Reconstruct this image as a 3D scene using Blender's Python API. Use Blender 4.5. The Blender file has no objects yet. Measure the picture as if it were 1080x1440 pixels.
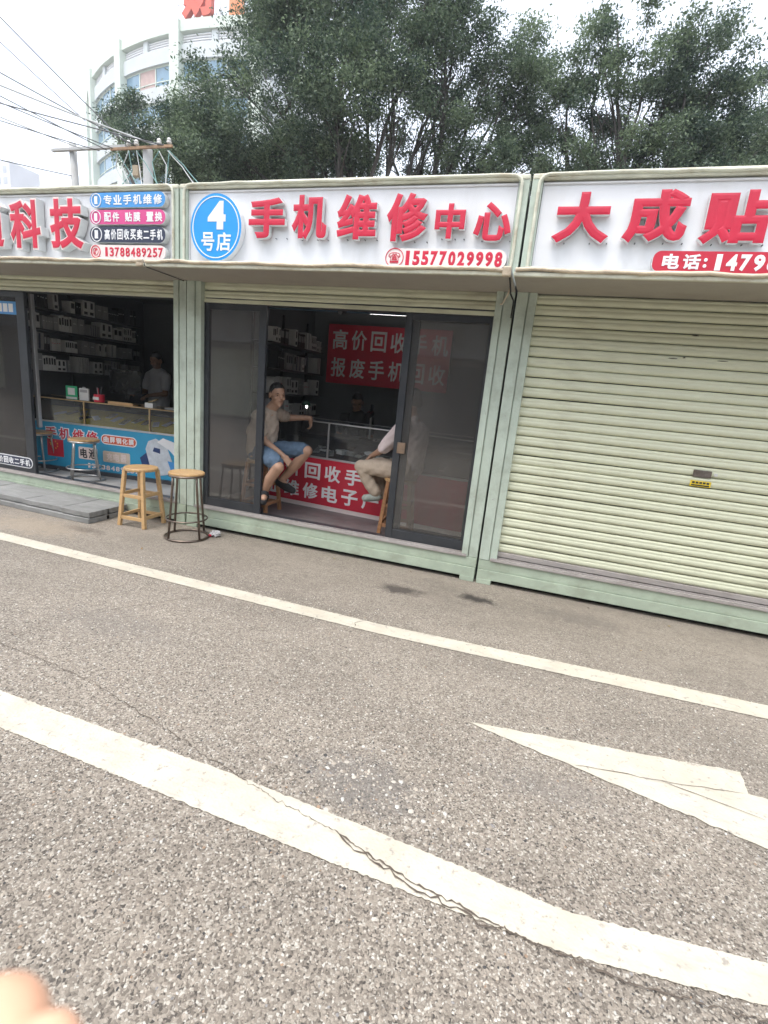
import bpy, bmesh, math, random
import numpy as np
from mathutils import Vector, Matrix

random.seed(7); rng = np.random.default_rng(11)
R = math.radians
SC = bpy.context.scene
COL = SC.collection

# ------------------------------------------------------------------ camera
CAM = np.array([0.0, 0.0, 1.6]); FPX = 700.0
TILT, ROLL, YAW = R(13.5), R(5.5), R(-16.5)
_f = np.array([math.sin(YAW)*math.cos(TILT), math.cos(YAW)*math.cos(TILT), -math.sin(TILT)])
_r = np.array([math.cos(YAW), -math.sin(YAW), 0.0]); _u = np.cross(_r, _f)
_r2 = _r*math.cos(ROLL)+_u*math.sin(ROLL); _u2 = -_r*math.sin(ROLL)+_u*math.cos(ROLL)
cam = bpy.data.cameras.new('camera'); cam_ob = bpy.data.objects.new('camera', cam); COL.objects.link(cam_ob)
cam.sensor_fit = 'HORIZONTAL'; cam.sensor_width = 36.0; cam.lens = 36.0*FPX/1080.0
cam.clip_start = 0.02; cam.clip_end = 3000
cam.dof.use_dof = True; cam.dof.focus_distance = 3.2; cam.dof.aperture_fstop = 9.0
mw = Matrix.Identity(4)
for i in range(3):
    mw[i][0] = _r2[i]; mw[i][1] = _u2[i]; mw[i][2] = -_f[i]; mw[i][3] = CAM[i]
cam_ob.matrix_world = mw
SC.camera = cam_ob

def ray(px, py):
    return _r2*(px-540)/FPX - _u2*(py-720)/FPX + _f
def at(px, py, Y):            # point of the place seen at photo pixel (px,py) on the plane y = Y
    d = ray(px, py); return CAM + d*(Y/d[1])
def ground_at(px, py, z=0.0):
    d = ray(px, py); return CAM + d*((z-CAM[2])/d[2])

# ------------------------------------------------------------------ light
SUN_EL, SUN_AZ = R(68), R(205)      # azimuth measured from +y clockwise: sun stands behind the camera
world = bpy.data.worlds.new('World'); SC.world = world; world.use_nodes = True
nt = world.node_tree; nt.nodes.clear()
sky = nt.nodes.new('ShaderNodeTexSky'); sky.sky_type = 'NISHITA'; sky.sun_disc = False
sky.sun_elevation = SUN_EL; sky.sun_rotation = SUN_AZ; sky.air_density = 1.0; sky.dust_density = 2.0; sky.ozone_density = 1.0
hs = nt.nodes.new('ShaderNodeHueSaturation'); hs.inputs['Saturation'].default_value = 0.36; hs.inputs['Value'].default_value = 2.0
bg = nt.nodes.new('ShaderNodeBackground'); bg.inputs[1].default_value = 0.15
wo = nt.nodes.new('ShaderNodeOutputWorld')
nt.links.new(sky.outputs[0], hs.inputs['Color']); nt.links.new(hs.outputs[0], bg.inputs[0]); nt.links.new(bg.outputs[0], wo.inputs[0])
sl = bpy.data.lights.new('sun', 'SUN'); sl.energy = 0.9; sl.angle = R(22); sl.color = (1.0, 0.95, 0.87)
so = bpy.data.objects.new('sun', sl); COL.objects.link(so)
sv = Vector((math.sin(SUN_AZ)*math.cos(SUN_EL), math.cos(SUN_AZ)*math.cos(SUN_EL), math.sin(SUN_EL)))
so.rotation_euler = sv.to_track_quat('Z', 'Y').to_euler(); so.location = (0, -5, 20)
SC.view_settings.view_transform = 'Standard'; SC.view_settings.look = 'None'
SC.view_settings.exposure = 0.92; SC.view_settings.gamma = 1.0; SC.view_settings.use_curve_mapping = False
SC.cycles.max_bounces = 8; SC.cycles.transparent_max_bounces = 16; SC.cycles.use_denoising = True
SC.cycles.sample_clamp_indirect = 6.0

# ------------------------------------------------------------------ materials
MATS = {}
def node(n, t, **kw):
    x = n.new(t)
    for k, v in kw.items(): setattr(x, k, v)
    return x
def ramp(n, stops):
    x = n.new('ShaderNodeValToRGB'); e = x.color_ramp.elements
    while len(e) < len(stops): e.new(0.5)
    for i, (p, c) in enumerate(stops):
        e[i].position = p; e[i].color = (*c, 1) if len(c) == 3 else c
    return x
def g(v): return (v, v, v)
def mixc(N, L, fac, a, b, blend='MIX'):
    m = N.new('ShaderNodeMix'); m.data_type = 'RGBA'; m.blend_type = blend
    for sock, v in ((m.inputs[0], fac), (m.inputs[6], a), (m.inputs[7], b)):
        if hasattr(v, 'links'): L.new(v, sock)
        elif isinstance(v, (int, float)): sock.default_value = v
        else: sock.default_value = (*v, 1)
    return m.outputs[2]
def noise(N, L, scale, detail=4, rough=0.55, vec=None, stretch=None):
    tc = N.new('ShaderNodeTexCoord'); t = N.new('ShaderNodeTexNoise')
    t.inputs['Scale'].default_value = scale; t.inputs['Detail'].default_value = detail; t.inputs['Roughness'].default_value = rough
    src = tc.outputs['Object'] if vec is None else vec
    if stretch:
        mp = N.new('ShaderNodeMapping'); mp.inputs['Scale'].default_value = stretch; L.new(src, mp.inputs[0]); src = mp.outputs[0]
    L.new(src, t.inputs['Vector']); return t.outputs['Fac']
def mat(name, col, rough=0.6, var=0.15, scale=6.0, bump=0.0, bscale=60, metal=0.0, dirt=None, dirt_amt=0.5, dirt_scale=3.0, stretch=None, spec=0.5, emit=None):
    if name in MATS: return MATS[name]
    m = bpy.data.materials.new(name); m.use_nodes = True; N = m.node_tree.nodes; L = m.node_tree.links
    b = N['Principled BSDF']; b.inputs['Roughness'].default_value = rough; b.inputs['Metallic'].default_value = metal
    b.inputs['Specular IOR Level'].default_value = spec
    n1 = noise(N, L, scale, 5, 0.6, stretch=stretch)
    r1 = ramp(N, [(0.3, tuple(max(0, c*(1-var)) for c in col)), (0.7, tuple(min(1, c*(1+var*0.6)) for c in col))])
    L.new(n1, r1.inputs[0]); c = r1.outputs[0]
    if dirt is not None:
        n2 = noise(N, L, dirt_scale, 8, 0.68, stretch=stretch)
        r2 = ramp(N, [(0.48, g(0)), (0.72, g(dirt_amt))]); L.new(n2, r2.inputs[0])
        c = mixc(N, L, r2.outputs[0], c, dirt)
    L.new(c, b.inputs['Base Color'])
    if bump:
        n3 = noise(N, L, bscale, 3); bp = N.new('ShaderNodeBump'); bp.inputs['Strength'].default_value = bump; bp.inputs['Distance'].default_value = 0.01
        L.new(n3, bp.inputs['Height']); L.new(bp.outputs[0], b.inputs['Normal'])
    if emit:
        b.inputs['Emission Color'].default_value = (*emit[0], 1); b.inputs['Emission Strength'].default_value = emit[1]
    MATS[name] = m; return m
def glass(name, tint, haze_col, haze):
    m = bpy.data.materials.new(name); m.use_nodes = True; N = m.node_tree.nodes; L = m.node_tree.links; N.clear()
    o = N.new('ShaderNodeOutputMaterial'); t = N.new('ShaderNodeBsdfTransparent'); t.inputs[0].default_value = (*tint, 1)
    gl = N.new('ShaderNodeBsdfGlossy'); gl.inputs['Roughness'].default_value = 0.02; gl.inputs['Color'].default_value = (0.9, 0.92, 0.95, 1)
    d = N.new('ShaderNodeBsdfDiffuse'); d.inputs[0].default_value = (*haze_col, 1)
    n = noise(N, L, 2.2, 6, 0.65, stretch=(1, 1, 0.35)); rr = ramp(N, [(0.3, g(haze*0.55)), (0.75, g(haze*1.5))]); L.new(n, rr.inputs[0])
    m1 = N.new('ShaderNodeMixShader'); L.new(rr.outputs[0], m1.inputs[0]); L.new(t.outputs[0], m1.inputs[1]); L.new(d.outputs[0], m1.inputs[2])
    fr = N.new('ShaderNodeFresnel'); fr.inputs[0].default_value = 1.45
    m2 = N.new('ShaderNodeMixShader'); L.new(fr.outputs[0], m2.inputs[0]); L.new(m1.outputs[0], m2.inputs[1]); L.new(gl.outputs[0], m2.inputs[2])
    L.new(m2.outputs[0], o.inputs[0]); MATS[name] = m; return m

MINT = mat('mint_paint', (0.47, 0.54, 0.455), 0.45, 0.10, 5, 0.04, 40, dirt=(0.16, 0.15, 0.10), dirt_amt=0.45, dirt_scale=4.5)
MINT_LOW = mat('mint_base_paint', (0.40, 0.47, 0.365), 0.5, 0.14, 4, 0.08, 40, dirt=(0.17, 0.155, 0.11), dirt_amt=0.45, dirt_scale=5, stretch=(0.8, 1, 1.2))
CREAMTRIM = mat('cream_trim', (0.62, 0.62, 0.50), 0.55, 0.18, 9, 0.05, 50, dirt=(0.30, 0.21, 0.11), dirt_amt=0.75, dirt_scale=7, stretch=(0.6, 1, 1))
RUSTTRIM = mat('stained_trim', (0.68, 0.58, 0.43), 0.6, 0.3, 8, 0.1, 60, dirt=(0.16, 0.10, 0.06), dirt_amt=0.9, dirt_scale=9, stretch=(0.5, 1, 1))
SOFFIT = mat('soffit_sheet', (0.34, 0.31, 0.26), 0.6, 0.12, 3, 0.03, 30, dirt=(0.12, 0.10, 0.07), dirt_amt=0.4)
SIGNWHITE = mat('sign_board_white', (0.745, 0.75, 0.765), 0.35, 0.04, 2, dirt=(0.5, 0.48, 0.44), dirt_amt=0.35, dirt_scale=2.5, stretch=(1, 1, 0.4))
SHUT = mat('shutter_cream', (0.64, 0.655, 0.485), 0.42, 0.12, 3, 0.03, 25, dirt=(0.28, 0.25, 0.17), dirt_amt=0.65, dirt_scale=3.5, stretch=(0.35, 1, 1.3))
SILL = mat('sill_aluminium', (0.36, 0.33, 0.31), 0.45, 0.2, 8, 0.05, 50, dirt=(0.15, 0.12, 0.10), dirt_amt=0.6, stretch=(0.4, 1, 1))
DOORFR = mat('door_frame_grey', (0.030, 0.034, 0.040), 0.38, 0.2, 10, 0.02, 60, dirt=(0.08, 0.075, 0.07), dirt_amt=0.3)
BLACKGAP = mat('black_rubber_and_gap_shade', (0.012, 0.012, 0.012), 0.8, 0.2, 20)  # cable rubber, and the shade painted under the plinths
LETRED = mat('letter_red', (0.56, 0.022, 0.055), 0.35, 0.12, 6)
LETSIDE = mat('letter_side_white', (0.66, 0.67, 0.66), 0.4, 0.1, 9)
WHITEP = mat('print_white', (0.80, 0.80, 0.80), 0.5, 0.04, 6)
BLUEP = mat('print_blue', (0.02, 0.30, 0.72), 0.4, 0.05, 5)
BLUE2 = mat('pill_blue', (0.06, 0.28, 0.62), 0.4, 0.06, 5)
PINKP = mat('pill_pink', (0.62, 0.07, 0.24), 0.4, 0.06, 5)
NAVYP = mat('pill_navy', (0.03, 0.038, 0.07), 0.4, 0.1, 5)
PALEP = mat('pill_pale', (0.78, 0.66, 0.62), 0.4, 0.05, 5)
REDP = mat('print_red', (0.55, 0.02, 0.045), 0.4, 0.07, 4)
REDPILL = mat('pill_red', (0.52, 0.025, 0.05), 0.4, 0.07, 4)
DARKP = mat('print_dark', (0.03, 0.03, 0.035), 0.5, 0.1, 6)
YELP = mat('print_yellow', (0.75, 0.55, 0.03), 0.5, 0.08, 6)
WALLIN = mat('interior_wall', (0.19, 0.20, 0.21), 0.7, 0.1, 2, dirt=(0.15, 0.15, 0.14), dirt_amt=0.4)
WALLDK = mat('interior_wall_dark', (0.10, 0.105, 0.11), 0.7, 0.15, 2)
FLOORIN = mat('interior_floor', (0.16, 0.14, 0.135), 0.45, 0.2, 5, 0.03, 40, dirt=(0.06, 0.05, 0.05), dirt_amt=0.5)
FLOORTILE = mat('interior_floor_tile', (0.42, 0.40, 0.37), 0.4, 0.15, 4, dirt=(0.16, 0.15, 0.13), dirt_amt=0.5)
ROOFM = mat('roof_sheet', (0.4, 0.42, 0.40), 0.6, 0.15, 3, dirt=(0.2, 0.18, 0.15))
WOODL = mat('wood_light', (0.56, 0.36, 0.17), 0.45, 0.25, 3, 0.06, 40, stretch=(3, 3, 12), dirt=(0.25, 0.13, 0.05), dirt_amt=0.4)
WOODSEAT = mat('wood_seat', (0.50, 0.31, 0.14), 0.4, 0.3, 5, 0.05, 40, stretch=(2, 16, 2), dirt=(0.22, 0.12, 0.05), dirt_amt=0.4)
WOODRED = mat('wood_reddish', (0.33, 0.16, 0.07), 0.45, 0.3, 4, 0.05, 40, stretch=(3, 3, 12))
STEEL = mat('brown_steel', (0.20, 0.16, 0.13), 0.28, 0.25, 20, metal=0.85)
STEEL2 = mat('steel', (0.45, 0.45, 0.44), 0.3, 0.2, 20, metal=0.9)
ALU = mat('aluminium', (0.55, 0.55, 0.55), 0.35, 0.12, 9, metal=0.7)
STONE = mat('step_stone', (0.26, 0.26, 0.25), 0.75, 0.25, 7, 0.25, 50, dirt=(0.10, 0.10, 0.09), dirt_amt=0.6, stretch=(0.5, 1.4, 1))
BOXW = mat('carton_white', (0.60, 0.60, 0.58), 0.5, 0.1, 8)
BOXG = mat('carton_grey', (0.30, 0.30, 0.30), 0.5, 0.15, 8)
BOXB = mat('carton_black', (0.03, 0.03, 0.035), 0.45, 0.2, 8)
SHELFM = mat('shelf_dark', (0.06, 0.06, 0.065), 0.5, 0.2, 8)
PHONEB = mat('phone_black', (0.015, 0.015, 0.018), 0.15, 0.2, 8)
PHONES = mat('phone_silver', (0.5, 0.5, 0.5), 0.3, 0.1, 8)
FELT = mat('yellow_felt', (0.62, 0.47, 0.04), 0.85, 0.15, 9)
GREENP = mat('print_green', (0.02, 0.34, 0.15), 0.4, 0.08, 8)
BANBLUE = mat('banner_blue', (0.03, 0.30, 0.50), 0.45, 0.12, 2)
LAMPM = mat('lamp_glow', (0.9, 0.9, 0.9), 0.5, 0.02, 5, emit=((1.0, 0.98, 0.95), 5.0))
GLASS = glass('door_glass', (0.93, 0.93, 0.92), (0.30, 0.28, 0.26), 0.10)
GLASS2 = glass('case_glass', (0.88, 0.90, 0.90), (0.4, 0.4, 0.4), 0.03)

# ------------------------------------------------------------------ mesh helpers
class MB:
    def __init__(s): s.v = []; s.f = []; s.m = []; s.smooth = False
    def add(s, vs, fs, mi=0):
        o = len(s.v); s.v += [tuple(map(float, p)) for p in vs]
        for f in fs: s.f.append(tuple(i+o for i in f)); s.m.append(mi)
        return s
    def box(s, x0, x1, y0, y1, z0, z1, mi=0):
        return s.add([(x0,y0,z0),(x1,y0,z0),(x1,y1,z0),(x0,y1,z0),(x0,y0,z1),(x1,y0,z1),(x1,y1,z1),(x0,y1,z1)],
                     [(0,3,2,1),(4,5,6,7),(0,1,5,4),(1,2,6,5),(2,3,7,6),(3,0,4,7)], mi)
    def bar(s, p0, p1, w, d, mi=0, up=(0, 0, 1)):
        p0 = Vector(p0); p1 = Vector(p1); a = (p1-p0).normalized(); u = Vector(up)
        if abs(a.dot(u)) > 0.98: u = Vector((0, 1, 0))
        x = a.cross(u).normalized()*w/2; y = x.cross(a).normalized()*d/2
        vs = [p+sx*x+sy*y for p in (p0, p1) for sx, sy in ((-1,-1),(1,-1),(1,1),(-1,1))]
        return s.add(vs, [(3,2,1,0),(4,5,6,7),(0,1,5,4),(1,2,6,5),(2,3,7,6),(3,0,4,7)], mi)
    def tube(s, pts, r, n=8, mi=0, caps=True):
        pts = [Vector(p) for p in pts]; k = len(pts)
        rs = r if isinstance(r, (list, tuple)) else [r]*k
        vs = []; ref = None
        for i, p in enumerate(pts):
            a = (pts[min(i+1, k-1)]-pts[max(i-1, 0)]).normalized()
            if ref is None:
                ref = Vector((0, 0, 1)) if abs(a.z) < 0.9 else Vector((1, 0, 0))
            x = (ref-a*ref.dot(a)).normalized(); ref = x; y = a.cross(x)
            for j in range(n):
                t = 2*math.pi*j/n; vs.append(p+(x*math.cos(t)+y*math.sin(t))*rs[i])
        fs = [(i*n+j, i*n+(j+1)%n, (i+1)*n+(j+1)%n, (i+1)*n+j) for i in range(k-1) for j in range(n)]
        if caps: fs += [tuple(range(n-1, -1, -1)), tuple(range((k-1)*n, k*n))]
        return s.add(vs, fs, mi)
    def ring(s, c, Rr, r, n=40, m=8, mi=0):
        vs = []
        for i in range(n):
            t = 2*math.pi*i/n
            for j in range(m):
                u = 2*math.pi*j/m; q = Rr+r*math.cos(u)
                vs.append((c[0]+q*math.cos(t), c[1]+q*math.sin(t), c[2]+r*math.sin(u)))
        return s.add(vs, [(i*m+j, ((i+1)%n)*m+j, ((i+1)%n)*m+(j+1)%m, i*m+(j+1)%m) for i in range(n) for j in range(m)], mi)
    def lathe(s, c, prof, n=32, mi=0):
        vs = []; k = len(prof)
        for (r, z) in prof:
            for j in range(n):
                t = 2*math.pi*j/n; vs.append((c[0]+r*math.cos(t), c[1]+r*math.sin(t), c[2]+z))
        fs = [(i*n+j, i*n+(j+1)%n, (i+1)*n+(j+1)%n, (i+1)*n+j) for i in range(k-1) for j in range(n)]
        fs += [tuple(range(n-1, -1, -1)), tuple(range((k-1)*n, k*n))]
        return s.add(vs, fs, mi)
    def prism_y(s, poly, y0, y1, mi=0, side=None):     # polygon in x,z (counter-clockwise seen from -y), extruded in y
        n = len(poly); vs = [(x, y0, z) for x, z in poly]+[(x, y1, z) for x, z in poly]
        s.add(vs, [tuple(range(n)), tuple(range(2*n-1, n-1, -1))], mi)
        o = len(s.v)-2*n
        for i in range(n):
            j = (i+1) % n; s.f.append((o+i, o+i+n, o+j+n, o+j)); s.m.append(mi if side is None else side)
        return s
    def prism_z(s, poly, z0, z1, mi=0):
        n = len(poly); vs = [(x, y, z0) for x, y in poly]+[(x, y, z1) for x, y in poly]
        return s.add(vs, [tuple(range(n-1, -1, -1)), tuple(range(n, 2*n))]+[(i, (i+1) % n, (i+1) % n+n, i+n) for i in range(n)], mi)
ORG = {}
def link(name, me, mats, parent=None, loc=(0, 0, 0)):
    for m in (mats if isinstance(mats, (list, tuple)) else [mats]): me.materials.append(m)
    o = bpy.data.objects.new(name, me); COL.objects.link(o); o.location = loc
    if parent is not None: o.parent = parent
    return o
def mesh_of(mb, name, off=(0, 0, 0), smooth=False):
    me = bpy.data.meshes.new(name)
    me.from_pydata([(v[0]-off[0], v[1]-off[1], v[2]-off[2]) for v in mb.v], [], mb.f)
    me.polygons.foreach_set('material_index', mb.m)
    if smooth or mb.smooth: me.polygons.foreach_set('use_smooth', [True]*len(me.polygons))
    me.update(); return me
def build(name, mb, mats, parent=None, bev=0.0, smooth=False, local=False, origin=None):
    """one mesh object; world coordinates unless local; a top-level one gets its origin at its base"""
    if parent is not None:
        off = (0, 0, 0) if local else ORG.get(parent.name, (0, 0, 0))
        o = link(name, mesh_of(mb, name, off, smooth), mats, parent); ORG[o.name] = off
    else:
        a = np.array(mb.v); off = origin if origin is not None else ((a[:,0].min()+a[:,0].max())/2, (a[:,1].min()+a[:,1].max())/2, a[:,2].min())
        o = link(name, mesh_of(mb, name, off, smooth), mats, None, off); ORG[o.name] = off
    if bev:
        b = o.modifiers.new('bevel', 'BEVEL'); b.width = bev; b.segments = 2; b.limit_method = 'ANGLE'; b.angle_limit = R(40)
    return o
def tag(o, label=None, cat=None, group=None, kind=None):
    if label: o['label'] = label
    if cat: o['category'] = cat
    if group: o['group'] = group
    if kind: o['kind'] = kind
    return o
def thing(name, loc, label, cat, group=None, rz=0.0):
    o = bpy.data.objects.new(name, None); COL.objects.link(o); o.location = loc; o.rotation_euler = (0, 0, rz); o.empty_display_size = 0.1
    ORG[o.name] = tuple(loc); return tag(o, label, cat, group)
def copy_tree(o, parent=None):
    c = o.copy(); COL.objects.link(c); c.parent = parent
    for ch in o.children: copy_tree(ch, c)
    return c

# glyphs ------------------------------------------------------------
GL = {}
def glyph(ch, bold):
    k = (ch, bold)
    if k in GL: return GL[k]
    cu = bpy.data.curves.new('glyph', 'FONT'); cu.body = ch; cu.size = 1.0; cu.extrude = 0.1; cu.bevel_depth = bold; cu.bevel_resolution = 0; cu.resolution_u = 3
    ob = bpy.data.objects.new('glyph', cu); COL.objects.link(ob)
    dg = bpy.context.evaluated_depsgraph_get(); me = bpy.data.meshes.new_from_object(ob.evaluated_get(dg))
    v = np.array([p.co[:] for p in me.vertices]); f = [tuple(p.vertices) for p in me.polygons]; nz = [abs(p.normal.z) for p in me.polygons]
    bpy.data.objects.remove(ob); bpy.data.curves.remove(cu); bpy.data.meshes.remove(me)
    GL[k] = (v, f, nz); return GL[k]
def glyph_mb(ch, box, y, depth, bold=0.03, mb=None, chamfer=0.0015, fit=True):
    """character standing in the x,z plane facing -y; box = x0,x1,z0,z1; face at y, back at y+depth"""
    v, f, nz = glyph(ch, bold); x0, x1, z0, z1 = box
    lo = v.min(0); hi = v.max(0)
    sx = (x1-x0)/(hi[0]-lo[0]); sz = (z1-z0)/(hi[1]-lo[1])
    X = x0+(v[:,0]-lo[0])*sx; Z = z0+(v[:,1]-lo[1])*sz; q = v[:,2]
    Yv = np.where(q > 0.1+1e-4, y, np.where(q > 0, y+chamfer, y+depth))
    mb = mb or MB(); o = len(mb.v)
    mb.v += list(zip(X.tolist(), Yv.tolist(), Z.tolist()))
    for ff, n in zip(f, nz):
        mb.f.append(tuple(i+o for i in ff)); mb.m.append(0 if n > 0.3 else 1)
    return mb
def text_line(s, x0, x1, z0, z1, y, depth, mats, parent, bold=0.02, name='letter', digits=False, local=False):
    """each character a child of its own; characters evenly spaced over x0..x1"""
    n = sum(0.5 if c == ' ' else 1 for c in s); w = (x1-x0)/n; x = x0
    for c in s:
        if c == ' ': x += w*0.5; continue
        fx = 0.08 if not digits else 0.10
        a, b = x+w*fx, x+w*(1-fx)
        if c == '1' and digits: a, b = x+w*0.28, x+w*0.72
        zz0, zz1 = z0, z1
        if c == ':': a, b = x+w*0.36, x+w*0.64; zz0, zz1 = z0+(z1-z0)*0.15, z0+(z1-z0)*0.75
        if c == '二': zz0, zz1 = z0+(z1-z0)*0.12, z0+(z1-z0)*0.85
        build(name, glyph_mb(c, (a, b, zz0, zz1), y, depth, bold), mats, parent, local=local); x += w
def pill(x0, x1, z0, z1, y0, y1, n=10, r=None):
    r = r or (z1-z0)/2; P = []
    for cx, cz, a0 in ((x1-r, z0+r, -90), (x1-r, z1-r, 0), (x0+r, z1-r, 90), (x0+r, z0+r, 180)):
        for i in range(n+1):
            t = R(a0+90*i/n); P.append((cx+r*math.cos(t), cz+r*math.sin(t)))
    return MB().prism_y(P, y0, y1, 0, 1)
def ellipse(cx, cz, rx, rz, y0, y1, n=48):
    return MB().prism_y([(cx+rx*math.cos(2*math.pi*i/n), cz+rz*math.sin(2*math.pi*i/n)) for i in range(n)], y0, y1, 0, 1)
def ring_xz(cx, cz, rx, rz, w, y0, y1, n=48):
    mb = MB(); vs = []
    for yy in (y0, y1):
        for k in (0, w):
            vs += [(cx+(rx-k)*math.cos(2*math.pi*i/n), yy, cz+(rz-k)*math.sin(2*math.pi*i/n)) for i in range(n)]
    fs = []
    for i in range(n):
        j = (i+1) % n; fs += [(i, j, n+j, n+i), (2*n+i, 3*n+i, 3*n+j, 2*n+j), (i, 2*n+i, 2*n+j, j), (n+i, n+j, 3*n+j, 3*n+i)]
    return mb.add(vs, fs)

# ------------------------------------------------------------------ ground
def pavement_mat():
    m = bpy.data.materials.new('pavement_aggregate'); m.use_nodes = True; N = m.node_tree.nodes; L = m.node_tree.links; b = N['Principled BSDF']
    tc = N.new('ShaderNodeTexCoord'); P0 = tc.outputs['Object']
    dn = N.new('ShaderNodeTexNoise'); dn.inputs['Scale'].default_value = 60; dn.inputs['Detail'].default_value = 2; L.new(P0, dn.inputs['Vector'])
    vm = N.new('ShaderNodeVectorMath'); vm.operation = 'MULTIPLY_ADD'; L.new(dn.outputs['Color'], vm.inputs[0]); vm.inputs[1].default_value = (0.016, 0.016, 0.0); L.new(P0, vm.inputs[2]); PW = vm.outputs[0]; P = P0
    def vor(scale, feat='F1'):
        v = N.new('ShaderNodeTexVoronoi'); v.feature = feat; v.inputs['Scale'].default_value = scale; L.new(PW, v.inputs['Vector']); return v
    v1 = vor(140); sep = N.new('ShaderNodeSeparateColor'); L.new(v1.outputs['Color'], sep.inputs[0])
    stones = ramp(N, [(0.0, (0.06, 0.052, 0.046)), (0.18, (0.18, 0.153, 0.13)), (0.45, (0.33, 0.287, 0.243)), (0.8, (0.42, 0.372, 0.32)), (0.93, (0.55, 0.51, 0.455)), (1.0, (0.68, 0.65, 0.60))])
    L.new(sep.outputs[0], stones.inputs[0])
    e1 = vor(140, 'DISTANCE_TO_EDGE'); re = ramp(N, [(0.0, g(0.25)), (0.10, g(1.0))]); L.new(e1.outputs[0], re.inputs[0])
    mort = ramp(N, [(0.3, (0.21, 0.182, 0.155)), (0.7, (0.34, 0.298, 0.255))]); L.new(noise(N, L, 30, 4, vec=P), mort.inputs[0])
    agg = mixc(N, L, re.outputs[0], mort.outputs[0], stones.outputs[0])
    # cement skin that still covers the stones towards the kiosks
    sepx = N.new('ShaderNodeSeparateXYZ'); L.new(P, sepx.inputs[0])
    mr = N.new('ShaderNodeMapRange'); mr.inputs[1].default_value = 1.6; mr.inputs[2].default_value = 4.2; mr.inputs[3].default_value = 0.05; mr.inputs[4].default_value = 0.85
    L.new(sepx.outputs[1], mr.inputs[0])
    nb = ramp(N, [(0.35, g(0.0)), (0.65, g(1.0))]); L.new(noise(N, L, 1.3, 5, 0.6, vec=P), nb.inputs[0])
    mm = N.new('ShaderNodeMath'); mm.operation = 'MULTIPLY'; L.new(mr.outputs[0], mm.inputs[0])
    ma = N.new('ShaderNodeMath'); ma.operation = 'MULTIPLY_ADD'; L.new(nb.outputs[0], ma.inputs[0]); ma.inputs[1].default_value = 0.5; ma.inputs[2].default_value = 0.55
    L.new(ma.outputs[0], mm.inputs[1])
    skin = ramp(N, [(0.3, (0.225, 0.195, 0.165)), (0.7, (0.345, 0.30, 0.256))]); L.new(noise(N, L, 14, 8, 0.7, vec=P), skin.inputs[0])
    c = mixc(N, L, mm.outputs[0], agg, skin.outputs[0])
    # large soft discolouration
    big = ramp(N, [(0.28, g(0.70)), (0.5, g(0.97)), (0.72, g(1.14))]); L.new(noise(N, L, 1.1, 9, 0.68, vec=P, stretch=(0.6, 1.3, 1)), big.inputs[0])
    c = mixc(N, L, 1.0, c, big.outputs[0], 'MULTIPLY'); c = mixc(N, L, 1.0, c, (0.82, 0.81, 0.765), 'MULTIPLY')
    # oil and water stains, each with a place of its own
    def stain(cx, cy, rx, ry, col, amt, c):
        mp = N.new('ShaderNodeMapping'); mp.inputs['Location'].default_value = (-cx/rx, -cy/ry, 0); mp.inputs['Scale'].default_value = (1/rx, 1/ry, 0); L.new(P, mp.inputs[0])
        ln = N.new('ShaderNodeVectorMath'); ln.operation = 'LENGTH'; L.new(mp.outputs[0], ln.inputs[0])
        nn = noise(N, L, 9, 6, 0.7, vec=P); ad = N.new('ShaderNodeMath'); ad.operation = 'MULTIPLY_ADD'; L.new(nn, ad.inputs[0]); ad.inputs[1].default_value = 1.6; L.new(ln.outputs['Value'], ad.inputs[2])
        rr = ramp(N, [(0.55, g(amt)), (1.0, g(0))]); sb = N.new('ShaderNodeMath'); sb.operation = 'SUBTRACT'; L.new(ad.outputs[0], sb.inputs[0]); sb.inputs[1].default_value = 0.55
        L.new(sb.outputs[0], rr.inputs[0]); return mixc(N, L, rr.outputs[0], c, col)
    c = stain(-0.30, 3.96, 0.24, 0.12, (0.03, 0.024, 0.02), 0.95, c)
    c = stain(-0.93, 3.82, 0.32, 0.15, (0.05, 0.04, 0.034), 0.85, c)
    c = stain(-4.15, 3.66, 0.40, 0.12, (0.09, 0.07, 0.055), 0.6, c)
    c = stain(-0.50, 1.70, 0.42, 0.24, (0.14, 0.13, 0.12), 0.55, c); c = stain(0.3, 2.0, 0.5, 0.16, (0.16, 0.145, 0.13), 0.4, c); c = stain(-2.4, 2.3, 0.8, 0.3, (0.19, 0.17, 0.148), 0.4, c)
    c = stain(0.55, 4.0, 0.6, 0.22, (0.13, 0.11, 0.095), 0.5, c)
    c = stain(-4.6, 3.5, 0.9, 0.35, (0.36, 0.29, 0.21), 0.5, c)
    L.new(c, b.inputs['Base Color']); b.inputs['Roughness'].default_value = 0.85
    bp = N.new('ShaderNodeBump'); bp.inputs['Strength'].default_value = 0.55; bp.inputs['Distance'].default_value = 0.006
    inv = N.new('ShaderNodeMath'); inv.operation = 'MULTIPLY'; L.new(re.outputs[0], inv.inputs[0])
    om = N.new('ShaderNodeMath'); om.operation = 'SUBTRACT'; om.inputs[0].default_value = 1.0; L.new(mm.outputs[0], om.inputs[1]); L.new(om.outputs[0], inv.inputs[1])
    ad2 = N.new('ShaderNodeMath'); ad2.operation = 'ADD'; L.new(inv.outputs[0], ad2.inputs[0]); L.new(noise(N, L, 120, 3, vec=P), ad2.inputs[1])
    L.new(ad2.outputs[0], bp.inputs['Height']); L.new(bp.outputs[0], b.inputs['Normal'])
    return m
PAVE = pavement_mat()
mb = MB(); mb.add([(-700,-700,0),(700,-700,0),(700,700,0),(-700,700,0)], [(0,1,2,3)])
tag(build('ground', mb, PAVE, origin=(0, 0, 0)), 'grey brown exposed aggregate paving in front of kiosks', 'ground', kind='structure')

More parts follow.
